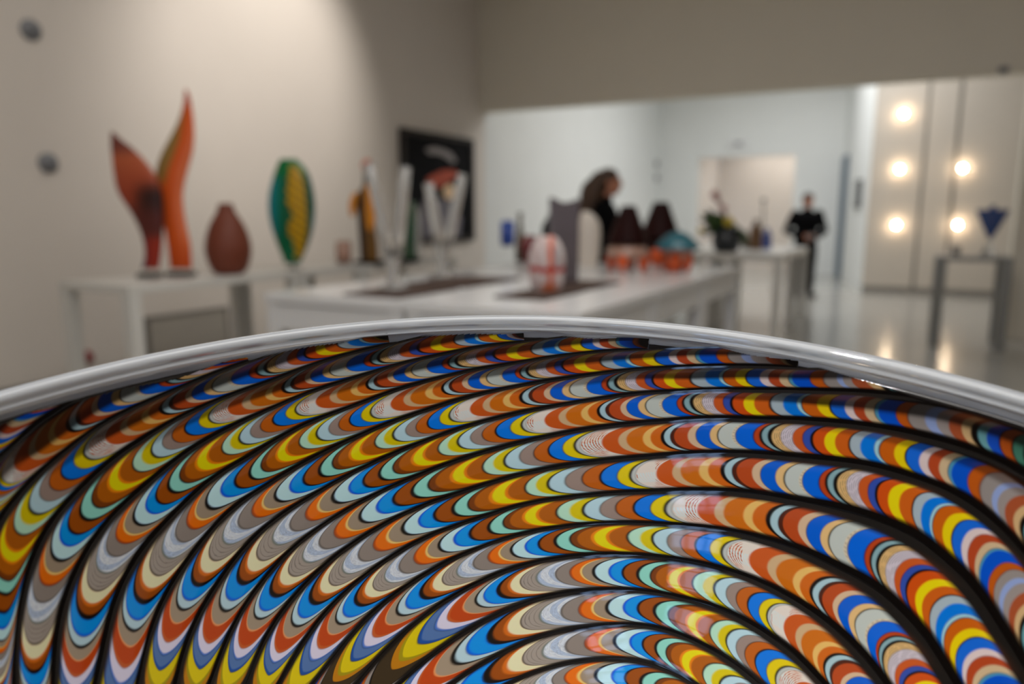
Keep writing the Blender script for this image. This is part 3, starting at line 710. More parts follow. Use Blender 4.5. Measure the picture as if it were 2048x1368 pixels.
# ------------------------------------------------------------------ people
def fuse(name, bm, m, parent, voxel, smooth=4):
    me = bpy.data.meshes.new('tmp'); bm.to_mesh(me); bm.free()
    o = link(bpy.data.objects.new('tmp', me))
    r = o.modifiers.new('r', 'REMESH'); r.mode = 'VOXEL'; r.voxel_size = voxel; r.use_smooth_shade = True
    s = o.modifiers.new('s', 'SMOOTH'); s.iterations = smooth; s.factor = .5
    dg = bpy.context.evaluated_depsgraph_get(); me2 = bpy.data.meshes.new_from_object(o.evaluated_get(dg))
    bpy.data.objects.remove(o); bpy.data.meshes.remove(me)
    me2.materials.clear(); me2.materials.append(m); me2.name = name
    q = link(bpy.data.objects.new(name, me2)); q.parent = parent; return q
def hand(bm, wrist, direction, palm_n, curl=.5, side=1):
    d = Vector(direction).normalized(); n = Vector(palm_n).normalized(); s = d.cross(n).normalized() * side; n = s.cross(d).normalized() * side
    wv = Vector(wrist); b2 = bmesh.new()
    tube(bm, [wv, wv + d * .045, wv + d * .09], [.028, .036, .034], 12, .55)
    for i, (off, ln) in enumerate(((-.027, .066), (-.009, .076), (.009, .072), (.026, .056))):
        b = wv + d * .085 + s * off; pts = [b]; dd = d.copy()
        for j, f in enumerate((.45, .32, .23)):
            dd = (dd * math.cos(curl * .7) + n * math.sin(curl * .7)).normalized(); pts.append(pts[-1] + dd * ln * f)
        tube(bm, pts, [.0095, .009, .0085, .007], 8)
    tb = wv + d * .03 - s * .03; tube(bm, [tb, tb + d * .03 - s * .022 + n * .006, tb + d * .055 - s * .024 + n * .02], [.012, .0105, .008], 8)
def head(bm, c, f=1.0):
    c = Vector(c)
    ball(bm, c + Vector((0, .01, .03)), (.076 * f, .096 * f, .092 * f)); ball(bm, c + Vector((0, -.025, -.045)), (.056 * f, .066 * f, .072 * f))
    ball(bm, c + Vector((0, -.045, -.088)), (.03, .03, .025)); tube(bm, [c + Vector((0, -.085, .02)), c + Vector((0, -.105, -.015)), c + Vector((0, -.09, -.028))], [.009, .014, .011], 8)
    for s in (-1, 1): ball(bm, c + Vector((s * .077 * f, .012, -.005)), (.012, .022, .032)); ball(bm, c + Vector((s * .03, -.078, .032)), (.024, .014, .008))
def face(c, parent):
    c = Vector(c)
    for s in (-1, 1): obj('eye', ball(bmesh.new(), c + Vector((s * .03, -.088, .012)), (.013, .008, .007), 12, 8), M['hairbald'], parent, True)
    obj('mouth', ball(bmesh.new(), c + Vector((0, -.088, -.052)), (.022, .009, .007), 12, 8), M['lip'], parent, True)
def limbs(bm, J, sx, grow, what):
    if 'torso' in what: tube(bm, J['torso'], [r + grow for r in J['torso_r']], 24, J.get('flat', .66))
    if 'arm' in what:
        for s in (0, 1): tube(bm, J['arms'][s], [r + grow for r in J['arm_r']], 14)
        for s in (0, 1): ball(bm, J['arms'][s][0], J['arm_r'][0] + grow + .006)
    if 'leg' in what:
        for s in (0, 1): tube(bm, J['legs'][s], [r + grow for r in J['leg_r']], 16)
def shoe(x, y, yaw=0.0):
    bm = bmesh.new(); a = Vector((math.sin(yaw), -math.cos(yaw), 0)); b = Vector((x, y, 0))
    tube(bm, [b - a * .07 + Vector((0, 0, .055)), b + Vector((0, 0, .055)), b + a * .09 + Vector((0, 0, .045)), b + a * .2 + Vector((0, 0, .035))], [.055, .06, .056, .038], 14)
    for v in bm.verts: v.co.z = max(v.co.z, .0)
    return bm

# man
dm = 13.0; p = at_y(1604, 590, dm)
t = thing('person', 'person in black standing at the far end of the hall, hands together, elbows out', 'person', (p.x, p.y, 0), -.12)
hc = (0, -.02, 1.625)
J = dict(torso=[(0, 0, .86), (0, 0, .96), (0, 0, 1.10), (0, -.005, 1.24), (0, 0, 1.36), (0, .005, 1.44), (0, .005, 1.48)], torso_r=[.16, .175, .165, .19, .2, .145, .075],
         arms=[[(s * .19, .0, 1.41), (s * .255, .03, 1.27), (s * .31, .05, 1.13), (s * .20, -.10, 1.07), (s * .075, -.20, 1.05)] for s in (-1, 1)], arm_r=[.068, .064, .056, .048, .034],
         legs=[[(s * .09, 0, .9), (s * .10, -.005, .7), (s * .108, -.005, .48), (s * .116, .01, .28), (s * .122, .015, .09)] for s in (-1, 1)], leg_r=[.098, .088, .068, .064, .046])
bm = bmesh.new(); limbs(bm, J, 1, 0, ('torso', 'arm', 'leg')); head(bm, hc); tube(bm, [(0, .01, 1.42), (0, .0, 1.56)], [.06, .056], 16)
for s in (-1, 1):
    hand(bm, (s * .075, -.20, 1.05), (-s * .9, -.12, -.35), (0, .3, -1), .7, s); tube(bm, [(s * .122, .03, .07), (s * .13, -.1, .04), (s * .135, -.17, .03)], [.045, .038, .025], 12)
fuse('body', bm, M['skin'], t, .007, 3)
face(hc, t)
bm = bmesh.new(); limbs(bm, J, 1, .014, ('torso', 'arm')); tube(bm, [(0, .008, 1.42), (0, .004, 1.52)], [.07, .066], 16); fuse('sweater', bm, M['cloth'], t, .012, 5)
bm = bmesh.new(); limbs(bm, J, 1, .013, ('leg',)); tube(bm, [(0, 0, .84), (0, 0, .99)], [.165, .178], 24, .7); fuse('trousers', bm, M['trouser'], t, .012, 4)
for s in (-1, 1): obj('shoe', shoe(s * .124, .01, s * .15), M['shoe'], t, True)
bm = bmesh.new(); ball(bm, (0, .008, 1.70), (.09, .108, .082)); ball(bm, (0, .05, 1.63), (.084, .078, .09))
fuse('hair', bm, M['hairdark'], t, .01, 2)
obj('held_card', box(-.045, .03, -.315, -.309, 1.0, 1.09, .002), M['sensor'], t)

# woman
p = at_y(1207, 500, 7.35)
t = thing('person', 'person with long brown curly hair in a black top, seen in profile behind the vessels', 'person', (p.x, p.y, 0), math.radians(72))
hc = (0, -.06, 1.70)
J = dict(flat=.68, torso=[(0, 0, .90), (0, 0, 1.0), (0, 0, 1.14), (0, -.02, 1.29), (0, -.015, 1.42), (0, 0, 1.50), (0, 0, 1.535)], torso_r=[.15, .165, .128, .15, .155, .11, .06],
         arms=[[(s * .165, .0, 1.465), (s * .2, .02, 1.32), (s * .21, .03, 1.18), (s * .17, -.10, 1.12), (s * .11, -.23, 1.16)] for s in (-1, 1)], arm_r=[.05, .045, .038, .034, .026],
         legs=[[(s * .085, 0, .94), (s * .09, -.005, .74), (s * .08, -.005, .52), (s * .075, .01, .32), (s * .07, .015, .12)] for s in (-1, 1)], leg_r=[.095, .08, .058, .052, .038])
bm = bmesh.new(); limbs(bm, J, 1, 0, ('torso', 'arm', 'leg')); head(bm, hc, .96); tube(bm, [(0, .0, 1.50), (0, -.035, 1.64)], [.052, .048], 16)
for s in (-1, 1):
    hand(bm, (s * .11, -.23, 1.16), (-s * .35, -.9, .1), (-s, 0, -.3), .7, s); tube(bm, [(s * .07, .03, .1), (s * .075, -.1, .05), (s * .08, -.16, .04)], [.042, .034, .024], 12)
fuse('body', bm, M['skin'], t, .007, 3)
face(hc, t)
bm = bmesh.new(); limbs(bm, J, 1, .014, ('torso', 'arm')); tube(bm, [(0, .0, 1.48), (0, -.022, 1.585)], [.064, .06], 16); fuse('sweater', bm, M['cloth'], t, .012, 5)
bm = bmesh.new(); limbs(bm, J, 1, .013, ('leg',)); tube(bm, [(0, 0, .88), (0, 0, 1.03)], [.163, .176], 24, .7); fuse('trousers', bm, M['trouser'], t, .012, 4)
for s in (-1, 1): obj('shoe', shoe(s * .073, .01, s * .1), M['shoe'], t, True)
bm = bmesh.new(); ball(bm, (0, -.03, 1.755), (.09, .105, .09)); ball(bm, (0, .05, 1.69), (.1, .1, .13)); ball(bm, (0, .12, 1.57), (.16, .12, .18)); ball(bm, (0, .16, 1.43), (.16, .11, .15))
r2 = random.Random(5)
for i in range(46):
    a = r2.uniform(-1.9, 1.9); bx0 = math.sin(a) * .09; by0 = .04 + math.cos(a) * .07; pts = []; ln = r2.uniform(.25, .42); ph = r2.uniform(0, 6)
    for j in range(9):
        u = j / 8; pts.append((bx0 * (1 + u * .9) + .022 * math.sin(ph + u * 13), by0 + .10 * u + .022 * math.cos(ph + u * 13), 1.76 - u * ln))
    tube(bm, pts, [.02, .022, .024, .024, .024, .022, .02, .016, .008], 8)
fuse('hair', bm, M['hairbrown'], t, .011, 1)

# ------------------------------------------------------------------ the glass bowl in front
TY = 0.2; BR = 0.3275; DEP = 0.29; TK = 0.010; CLEARH = 0.0085
BC = np.array([-0.002, 0.1488, HC - 0.1257])                        # centre of the rim
BN = np.array([0, -TY, 1]) / math.hypot(1, TY); BE2 = np.array([0, 1, TY]) / math.hypot(1, TY); BE1 = np.array([1.0, 0, 0])
RI = BR - TK
def in_prof(r):     # height of the inner wall at radius r (numpy)
    return -DEP * np.clip(1 - np.clip(r / RI, 0, 1) ** 3, 0, 1) ** (1 / 1.5)
foot_w = -DEP - 0.014
base = BC + BN * foot_w
bowl = thing('glass_bowl', 'large glass bowl of swirling coloured crescent rows with a clear rim, filling the foreground', 'bowl', base)
bowl.rotation_euler = (math.atan(TY), 0, 0)        # local z is the bowl axis; local origin under its base
def clear_h(th):
    return .0078 + .0085 * np.cos(th) ** 2 + .0014 * np.sin(9 * th + .6) + .0010 * np.sin(23 * th + 1) + .0006 * np.sin(41 * th)
RW = -foot_w                                       # rim plane in local z
def prof_pts(R, D, n=60, wtop=0.0):
    out = []
    for i in range(n + 1):
        r = R * math.sin(i / n * PI / 2); out.append((r, -D * max(0, 1 - (r / R) ** 3) ** (1 / 1.5)))
    return [q for q in out if q[1] < wtop]
# body: dark closed shell up to the start of the clear rim
inn = [(r, wz) for r, wz in prof_pts(RI + .0008, DEP + .0008, 90, -CLEARH)]; out_ = [(r, wz) for r, wz in prof_pts(BR, DEP + TK, 90, -CLEARH)]
r_in = RI * (1 - (CLEARH / DEP) ** 1.5) ** (1 / 3) + .0008; r_out = BR * (1 - (CLEARH / (DEP + TK)) ** 1.5) ** (1 / 3)
prof = [(r, wz + RW) for r, wz in inn] + [(r_in, RW - CLEARH), (r_out, RW - CLEARH)] + [(r, wz + RW) for r, wz in reversed(out_)]
prof[0] = (0, prof[0][1]); prof[-1] = (0, prof[-1][1])
bm = lathe(bmesh.new(), prof, 360)
for v in bm.verts:
    if abs(v.co.z - (RW - CLEARH)) < 1e-5: v.co.z = RW - float(clear_h(math.atan2(v.co.y, v.co.x)))
obj('body', bm, M['core'], bowl, True)
# clear lip
lp = [(r_in + .0040, -.0185), (r_in + .0026, -.0175), (r_in + .0006, -.0150), (r_in - .0004, -.0120), (r_in - .0008, -.0082), (RI - .0012, -.0068), (RI - .0006, -.0058), (RI - .0003, -.0046), (RI - .0004, -.0028), (RI + .0004, -.0010), (RI + .0022, .0002), (BR - .0035, .0003), (BR - .0006, -.0012), (BR + .0008, -.0038), (BR + .0002, -.0075), (r_out + .0010, -.0175), (r_out - .001, -.0185)]
sp = smooth_prof(lp, 5)
bm = bmesh.new(); n = 200; rings = []
for r, wz in sp:
    rings.append([bm.verts.new((r * math.cos(2 * PI * i / n), r * math.sin(2 * PI * i / n), RW + wz)) for i in range(n)])
for a, b in zip(rings, rings[1:] + rings[:1]):
    for i in range(n): bm.faces.new((a[i], a[(i + 1) % n], b[(i + 1) % n], b[i]))
obj('clear_rim', bm, M['rim'], bowl, True)['label'] = 'clear colourless glass lip around the bowl'

# colour sequence along every cane row: (from, to, colour)
SEQ = [(-2.6, -1.0, (52, 40, 22)), (-.95, -.3, (168, 108, 8)), (-.3, .05, (146, 130, 10)), (.05, .95, (196, 176, 6)), (1.0, 1.2, (24, 70, 140)), (1.2, 1.85, (74, 104, 152)), (1.88, 2.02, (66, 104, 176)), (2.02, 2.6, (196, 190, 208)),
       (2.62, 2.8, (176, 84, 36)), (2.8, 3.6, (172, 62, 16)), (3.6, 3.68, (214, 140, 84)), (3.68, 4.3, (146, 130, 110)), (4.47, 4.85, (164, 190, 198)), (4.88, 5.0, (0, 90, 200)), (5.0, 5.6, (0, 130, 240)),
       (5.85, 6.2, (138, 66, 8)), (6.2, 6.38, (190, 96, 20)), (6.38, 7.0, (222, 204, 164)), (7.04, 7.1, (84, 74, 66)), (7.1, 8.0, (146, 136, 126)), (8.0, 8.1, (96, 104, 96)), (8.1, 8.95, (188, 194, 202)), (8.95, 9.05, (84, 78, 74)), (9.05, 9.75, (128, 118, 110)),
       (9.78, 9.9, (160, 70, 16)), (9.9, 10.36, (224, 100, 10)), (10.36, 10.46, (240, 190, 110)), (10.48, 11.0, (142, 126, 106)), (11.2, 11.9, (172, 206, 220)), (11.92, 12.05, (0, 80, 200)), (12.05, 12.6, (0, 134, 240)),
       (12.75, 13.4, (140, 68, 6)), (13.6, 14.2, (130, 196, 180)), (14.3, 14.6, (110, 54, 10)), (14.6, 15.2, (160, 84, 6)), (15.2, 15.34, (220, 120, 8)), (15.34, 15.85, (226, 196, 6)), (15.85, 16.0, (214, 116, 8)), (16.0, 16.7, (160, 84, 10)),
       (16.8, 17.2, (166, 206, 180)), (17.2, 17.62, (196, 178, 6)), (17.75, 18.3, (166, 196, 204)), (18.34, 18.9, (140, 122, 112)), (18.96, 19.65, (174, 86, 16)), (19.78, 20.45, (0, 108, 206)), (20.5, 20.96, (206, 184, 6)),
       (21.08, 21.24, (176, 180, 174)), (21.26, 22.2, (206, 196, 184)), (22.2, 23.0, (182, 78, 22)), (23.0, 23.4, (186, 156, 116)), (23.4, 24.2, (186, 98, 14)), (24.2, 24.58, (214, 168, 92)), (24.58, 25.15, (188, 92, 18)),
       (25.38, 25.76, (152, 180, 186)), (25.8, 26.05, (70, 30, 16)), (26.05, 26.88, (166, 66, 24)), (26.88, 27.28, (192, 164, 132)), (27.32, 28.08, (0, 84, 188)), (28.1, 28.5, (204, 168, 112)), (28.58, 29.3, (174, 180, 172)), (29.3, 29.46, (196, 184, 160)),
       (29.5, 30.3, (0, 90, 196)), (30.36, 30.6, (166, 60, 22)), (30.74, 31.0, (122, 154, 158)), (31.2, 31.6, (196, 160, 104)), (31.62, 32.2, (186, 176, 182)), (32.22, 32.7, (180, 78, 28)), (32.74, 33.1, (46, 70, 150)), (33.26, 33.86, (186, 70, 12)),
       (33.86, 34.4, (226, 190, 8)), (34.4, 35.1, (184, 84, 18)), (35.2, 35.7, (150, 164, 170)), (35.7, 36.3, (0, 106, 196)), (36.32, 36.5, (146, 186, 196)), (36.56, 37.2, (180, 84, 12)), (37.2, 37.72, (214, 184, 8)), (37.82, 38.5, (20, 92, 190)),
       (38.5, 38.92, (198, 180, 176)), (38.94, 39.5, (160, 62, 28)), (39.5, 39.92, (184, 160, 124)), (39.96, 40.12, (70, 134, 160)), (40.12, 40.9, (0, 72, 178)), (40.94, 41.4, (170, 78, 16)), (41.44, 42.0, (132, 124, 118)), (42.0, 42.4, (130, 146, 186)),
       (42.4, 43.0, (138, 128, 122)), (43.0, 43.6, (150, 72, 40)), (43.6, 44.0, (186, 154, 108)), (44.3, 44.7, (96, 146, 150)), (44.7, 45.3, (20, 70, 170)), (45.4, 46.0, (160, 72, 20)), (46.1, 46.7, (60, 110, 90))]
DK = np.array(lin((14, 9, 6))); BRW = np.array(lin((74, 36, 14)))
GRID = np.arange(-14, 62, .01)
LUT = np.tile(DK, (len(GRID), 1))
def put(off):
    for a, b, c in SEQ:
        m = (GRID >= a + off) & (GRID <= b + off); LUT[m] = lin(c)
put(0)
ext = [s for s in SEQ if s[0] >= 32]
for a, b, c in [s for s in SEQ if 0 < s[0] < 14]: LUT[(GRID >= a + 46.9) & (GRID <= b + 46.9)] = lin(c)
for a, b, c in [s for s in SEQ if 30 < s[0] < 42]: LUT[(GRID >= a - 44.8) & (GRID <= b - 44.8)] = lin(c)
kern = np.exp(-.5 * (np.arange(-14, 15) * .01 / .030) ** 2); kern /= kern.sum()
for ch in range(3): LUT[:, ch] = np.convolve(LUT[:, ch], kern, 'same')
GAIN = 1.5

# anchors on each row: (place in the colour sequence, picture x, picture y)
TR = {
 -2: [(36.0, -60, 905), (39, 5, 868), (39.8, 19, 838), (41, 40, 812), (43, 72, 793), (46, 133, 766)],
 -1: [(15, -60, 1040), (19, -10, 985), (21.7, 11, 955), (22.6, 46, 924), (23.2, 67, 908), (24.4, 104, 880), (25.55, 148, 851), (26.5, 172, 833), (27.7, 206, 810), (28.3, 229, 800), (29, 255, 791), (29.9, 296, 772), (30.45, 322, 764), (30.9, 341, 757), (31.4, 362, 749), (31.9, 382, 738), (32.5, 404, 727), (33.6, 445, 711), (35.5, 492, 697)],
 0: [(5.2, -10, 1390), (8.5, -6, 1330), (11.5, 3, 1276), (12.3, 6, 1243), (13.0, 8, 1205), (13.9, 12, 1172), (14.9, 17, 1138), (15.6, 23, 1112), (16.4, 30, 1083), (17.0, 38, 1055), (17.45, 53, 1033), (18.05, 75, 1008), (18.65, 92, 984), (19.3, 112, 962), (20.15, 136, 941), (20.75, 160, 919), (21.7, 193, 890), (22.6, 224, 866), (23.2, 250, 855), (23.8, 268, 846), (24.4, 293, 832), (25.55, 333, 815), (26.5, 359, 800), (27.1, 378, 794), (27.7, 396, 787), (28.3, 413, 780), (29, 442, 769), (29.9, 477, 754), (30.5, 503, 746), (30.9, 520, 741), (31.4, 541, 735), (31.9, 560, 729), (32.45, 581, 717), (32.9, 600, 711), (33.6, 621, 704), (34.15, 642, 699), (34.8, 664, 691), (35.45, 682, 682), (36, 709, 677), (36.9, 735, 670), (38, 775, 664)],
 1: [(5.2, 69, 1361), (6, 64, 1336), (6.7, 64, 1304), (7.6, 66, 1268), (8.5, 71, 1228), (9.4, 82, 1188), (10.15, 94, 1156), (10.75, 104, 1133), (11.55, 123, 1103), (12.3, 134, 1079), (13.05, 152, 1050), (13.9, 179, 1024), (14.8, 205, 994), (15.55, 230, 970), (16.4, 254, 947), (17, 274, 931), (17.4, 295, 918), (18.05, 316, 900), (18.6, 334, 886), (19.3, 354, 869), (20.15, 382, 854), (20.75, 407, 842), (21.7, 438, 826), (22.6, 465, 814), (23.2, 492, 806), (24.4, 540, 790), (25.55, 577, 775), (26.5, 601, 762), (27.1, 615, 756), (27.7, 633, 750), (28.3, 653, 745), (29, 674, 738), (29.9, 709, 728), (30.5, 734, 725), (30.9, 749, 720), (31.4, 765, 716), (31.9, 785, 711), (32.45, 805, 703), (32.9, 823, 698), (34.15, 871, 691), (34.8, 895, 684), (35.45, 919, 677), (36, 940, 675), (36.9, 970, 670), (37.45, 988, 668), (38.2, 1006, 666), (40, 1050, 664)],
 2: [(2.3, 148, 1365), (3.1, 153, 1338), (4, 156, 1310), (4.65, 160, 1281), (5.3, 167, 1252), (6, 174, 1219), (6.7, 181, 1190), (7.6, 194, 1160), (8.5, 211, 1126), (9.4, 228, 1095), (10.15, 244, 1069), (10.75, 258, 1051), (11.55, 284, 1031), (12.3, 305, 1012), (13.05, 327, 992), (13.9, 352, 966), (14.8, 378, 946), (15.55, 405, 925), (16.4, 434, 908), (17, 455, 896), (17.4, 471, 886), (18.05, 493, 872), (18.6, 512, 862), (19.3, 534, 850), (20.15, 560, 837), (20.75, 581, 825), (21.7, 613, 811), (22.6, 643, 802), (23.2, 666, 796), (23.8, 684, 789), (24.4, 709, 781), (25.55, 741, 769), (26.5, 764, 757), (27.1, 779, 752), (27.7, 797, 748), (28.3, 815, 743), (29, 838, 737), (29.9, 869, 731), (30.5, 893, 729), (30.9, 906, 725), (31.4, 924, 720), (31.9, 943, 715), (32.45, 959, 712), (32.9, 976, 709), (34.15, 1022, 706), (34.8, 1047, 703), (35.45, 1070, 697), (36, 1096, 693), (36.9, 1130, 690), (37.45, 1152, 688), (38.2, 1177, 685), (39.2, 1208, 681), (39.7, 1224, 680), (40.5, 1253, 679), (42, 1300, 684)],
 3: [(1.5, 230, 1390), (2.3, 243, 1352), (3.1, 253, 1316), (4, 261, 1281), (4.65, 266, 1251), (5.3, 274, 1225), (6, 285, 1192), (6.7, 301, 1161), (7.6, 321, 1133), (8.5, 343, 1098), (9.4, 367, 1069), (10.15, 388, 1044), (10.75, 405, 1028), (11.55, 428, 998), (12.3, 452, 977), (13.05, 484, 960), (13.9, 514, 949), (14.8, 538, 928), (15.55, 561, 911), (16.4, 586, 896), (17, 605, 884), (17.4, 621, 875), (18.05, 647, 866), (18.6, 669, 855), (19.3, 688, 847), (20.15, 712, 839), (20.75, 733, 830), (21.7, 767, 817), (22.6, 795, 806), (23.2, 815, 800), (23.8, 834, 794), (24.4, 861, 786), (25.55, 893, 775), (26.5, 912, 769), (27.1, 928, 765), (27.7, 946, 762), (28.3, 963, 759), (29, 986, 754), (29.9, 1018, 750), (30.5, 1034, 748), (30.9, 1046, 743), (31.4, 1064, 740), (31.9, 1083, 736), (32.45, 1099, 732), (32.9, 1117, 730), (33.6, 1138, 728), (34.15, 1162, 726), (34.8, 1186, 723), (35.45, 1213, 720), (36, 1238, 718), (36.9, 1271, 716), (37.45, 1293, 715), (38.2, 1325, 712), (39.2, 1362, 709), (39.7, 1380, 709), (40.5, 1415, 708), (41.7, 1470, 708), (43, 1530, 709), (44.5, 1600, 716)],
 4: [(.5, 316, 1356), (1.4, 321, 1325), (2.3, 326, 1295), (3.1, 340, 1263), (4, 353, 1231), (4.65, 366, 1206), (5.3, 380, 1182), (6, 397, 1156), (6.7, 415, 1129), (7.6, 437, 1099), (8.5, 460, 1067), (9.4, 493, 1038), (10.15, 518, 1018), (10.75, 540, 1002), (11.55, 567, 984), (12.3, 594, 971), (13.05, 625, 955), (13.9, 656, 938), (14.8, 684, 922), (15.55, 711, 909), (16.4, 737, 897), (17, 759, 885), (17.4, 773, 877), (18.05, 799, 868), (18.6, 821, 861), (19.3, 842, 855), (20.15, 866, 846), (20.75, 887, 837), (21.7, 923, 825), (22.6, 953, 817), (23.2, 973, 812), (23.8, 993, 806), (24.4, 1015, 800), (24.9, 1030, 796), (25.55, 1053, 793), (26.5, 1077, 789), (27.1, 1095, 787), (27.7, 1112, 785), (28.3, 1130, 783), (29, 1154, 778), (29.9, 1187, 773), (30.5, 1206, 770), (30.9, 1221, 767), (31.4, 1241, 763), (31.9, 1259, 760), (32.45, 1279, 758), (32.9, 1297, 757), (33.6, 1318, 758), (34.15, 1341, 758), (34.8, 1364, 757), (35.45, 1398, 755), (36, 1428, 754), (36.9, 1458, 754), (37.45, 1479, 754), (38.2, 1505, 753), (39.2, 1546, 753), (39.7, 1565, 754), (40.5, 1600, 756), (41.2, 1634, 755), (41.7, 1669, 754), (43.3, 1710, 754), (43.8, 1749, 755), (45.7, 1818, 760), (47, 1870, 768)],
 5: [(.5, 394, 1355), (1.4, 402, 1327), (2.3, 408, 1300), (3.1, 420, 1270), (4, 436, 1238), (4.65, 451, 1210), (5.3, 469, 1184), (6, 490, 1154), (6.7, 507, 1129), (7.6, 532, 1101), (8.5, 562, 1070), (9.4, 594, 1046), (10.15, 626, 1028), (10.75, 650, 1010), (11.55, 682, 988), (12.3, 709, 975), (13.05, 741, 959), (13.9, 773, 945), (14.8, 805, 930), (15.55, 837, 917), (16.4, 864, 906), (17, 887, 895), (17.4, 906, 888), (18.05, 932, 881), (18.6, 954, 874), (19.3, 978, 866), (20.15, 1005, 860), (20.75, 1032, 855), (21.7, 1068, 847), (22.6, 1102, 838), (23.2, 1122, 836), (23.8, 1144, 830), (24.4, 1170, 824), (24.9, 1186, 823), (25.55, 1205, 822), (26.5, 1231, 817), (27.1, 1248, 815), (27.7, 1266, 813), (28.3, 1283, 811), (29, 1309, 810), (29.9, 1339, 808), (30.5, 1359, 807), (30.9, 1373, 805), (31.4, 1394, 803), (31.9, 1413, 801), (32.45, 1434, 800), (32.9, 1451, 802), (33.6, 1476, 804), (34.15, 1498, 805), (34.8, 1524, 806), (35.45, 1556, 805), (36, 1583, 803), (36.9, 1620, 808), (37.45, 1648, 809), (38.2, 1675, 809), (38.7, 1698, 810), (39.2, 1714, 813), (39.7, 1736, 816), (40.5, 1773, 820), (41.2, 1805, 824), (41.7, 1833, 829), (42.2, 1869, 833), (43.3, 1911, 844), (43.8, 1933, 849), (44.5, 1964, 861), (45, 1987, 869), (45.7, 2012, 875), (46.4, 2042, 886), (49, 2120, 920)],
 6: [(.5, 455, 1357), (1.4, 468, 1332), (2.3, 477, 1307), (3.1, 489, 1279), (4, 504, 1246), (4.65, 517, 1227), (5.3, 530, 1205), (6, 554, 1177), (6.7, 571, 1157), (7.6, 592, 1133), (8.5, 622, 1105), (9.4, 653, 1078), (10.15, 685, 1059), (10.75, 709, 1044), (11.55, 739, 1027), (12.3, 770, 1010), (13.05, 808, 993), (13.9, 842, 979), (14.8, 880, 964), (15.55, 915, 952), (16.4, 947, 942), (17, 974, 934), (17.4, 994, 928), (18.05, 1022, 921), (18.6, 1053, 912), (19.3, 1083, 904), (20.15, 1112, 898), (20.75, 1138, 894), (21.7, 1184, 888), (22.6, 1221, 882), (23.2, 1245, 881), (23.8, 1267, 879), (24.4, 1293, 877), (24.9, 1311, 876), (25.55, 1333, 874), (26.5, 1359, 872), (27.1, 1383, 871), (27.7, 1407, 869), (28.3, 1427, 869), (29, 1453, 869), (29.9, 1490, 869), (30.5, 1516, 871), (30.9, 1531, 871), (31.4, 1552, 872), (31.9, 1573, 873), (32.45, 1592, 872), (32.9, 1611, 874), (33.6, 1637, 877), (34.15, 1659, 879), (34.8, 1685, 882), (35.45, 1710, 885), (36, 1737, 888), (36.9, 1778, 897), (37.45, 1802, 903), (38.2, 1826, 910), (38.7, 1847, 917), (39.2, 1866, 923), (39.7, 1885, 928), (40.5, 1920, 939), (41.2, 1951, 951), (41.7, 1988, 970), (43, 2020, 1000), (45, 2075, 1060)],
 7: [(.5, 532, 1365), (1.4, 540, 1339), (2.3, 549, 1315), (3.1, 561, 1290), (4, 579, 1264), (4.65, 594, 1240), (5.3, 611, 1220), (6, 634, 1192), (6.7, 653, 1174), (7.6, 674, 1156), (8.5, 701, 1131), (9.4, 732, 1107), (10.15, 762, 1088), (10.75, 789, 1068), (11.55, 822, 1052), (12.3, 847, 1041), (13.05, 885, 1028), (13.9, 922, 1016), (14.8, 957, 1006), (15.55, 998, 991), (16.4, 1035, 980), (17, 1064, 974), (17.4, 1083, 970), (18.05, 1114, 967), (18.6, 1146, 963), (19.3, 1181, 958), (20.15, 1216, 955), (20.75, 1245, 952), (21.7, 1292, 949), (22.6, 1330, 946), (23.2, 1354, 943), (23.8, 1380, 941), (24.4, 1410, 941), (24.9, 1431, 941), (25.55, 1456, 941), (26.5, 1487, 941), (27.1, 1511, 942), (27.7, 1535, 945), (28.3, 1557, 950), (29, 1588, 955), (29.9, 1621, 959), (30.5, 1648, 961), (30.9, 1664, 963), (31.4, 1685, 965), (31.9, 1708, 966), (32.45, 1725, 969), (32.9, 1745, 973), (33.6, 1766, 979), (34.15, 1789, 989), (34.8, 1815, 998), (35.45, 1838, 1004), (36, 1862, 1010), (36.9, 1885, 1030), (37.45, 1906, 1046), (38.2, 1925, 1060), (38.7, 1939, 1072), (39.2, 1955, 1084), (39.7, 1972, 1095), (40.5, 1989, 1112), (41.2, 2004, 1138), (43, 2040, 1190)],
 8: [(.5, 590, 1365), (1.4, 612, 1339), (2.3, 629, 1308), (3.1, 648, 1282), (4, 664, 1258), (4.65, 680, 1237), (5.3, 697, 1217), (6, 720, 1197), (6.7, 740, 1180), (7.6, 759, 1168), (8.5, 781, 1149), (9.4, 814, 1131), (10.15, 845, 1112), (10.75, 867, 1096), (11.55, 894, 1086), (12.3, 923, 1077), (13.05, 962, 1064), (13.9, 994, 1054), (14.8, 1027, 1041), (15.55, 1057, 1033), (16.4, 1092, 1028), (17, 1122, 1025), (17.4, 1149, 1021), (18.05, 1184, 1019), (18.6, 1216, 1017), (19.3, 1252, 1015), (20.15, 1287, 1016), (20.75, 1314, 1017), (21.7, 1369, 1019), (22.6, 1410, 1020), (23.2, 1434, 1021), (23.8, 1466, 1024), (24.4, 1498, 1028), (24.9, 1522, 1032), (25.55, 1552, 1038), (26.5, 1582, 1044), (27.1, 1607, 1050), (27.7, 1629, 1057), (28.3, 1648, 1064), (29, 1675, 1076), (29.9, 1714, 1091), (30.5, 1741, 1101), (30.9, 1756, 1107), (31.4, 1771, 1116), (31.9, 1791, 1126), (32.45, 1806, 1136), (32.9, 1818, 1146), (33.6, 1832, 1164), (34.15, 1850, 1180), (34.8, 1863, 1193), (35.45, 1879, 1207), (36, 1898, 1224), (36.9, 1917, 1255), (39, 1955, 1320)],
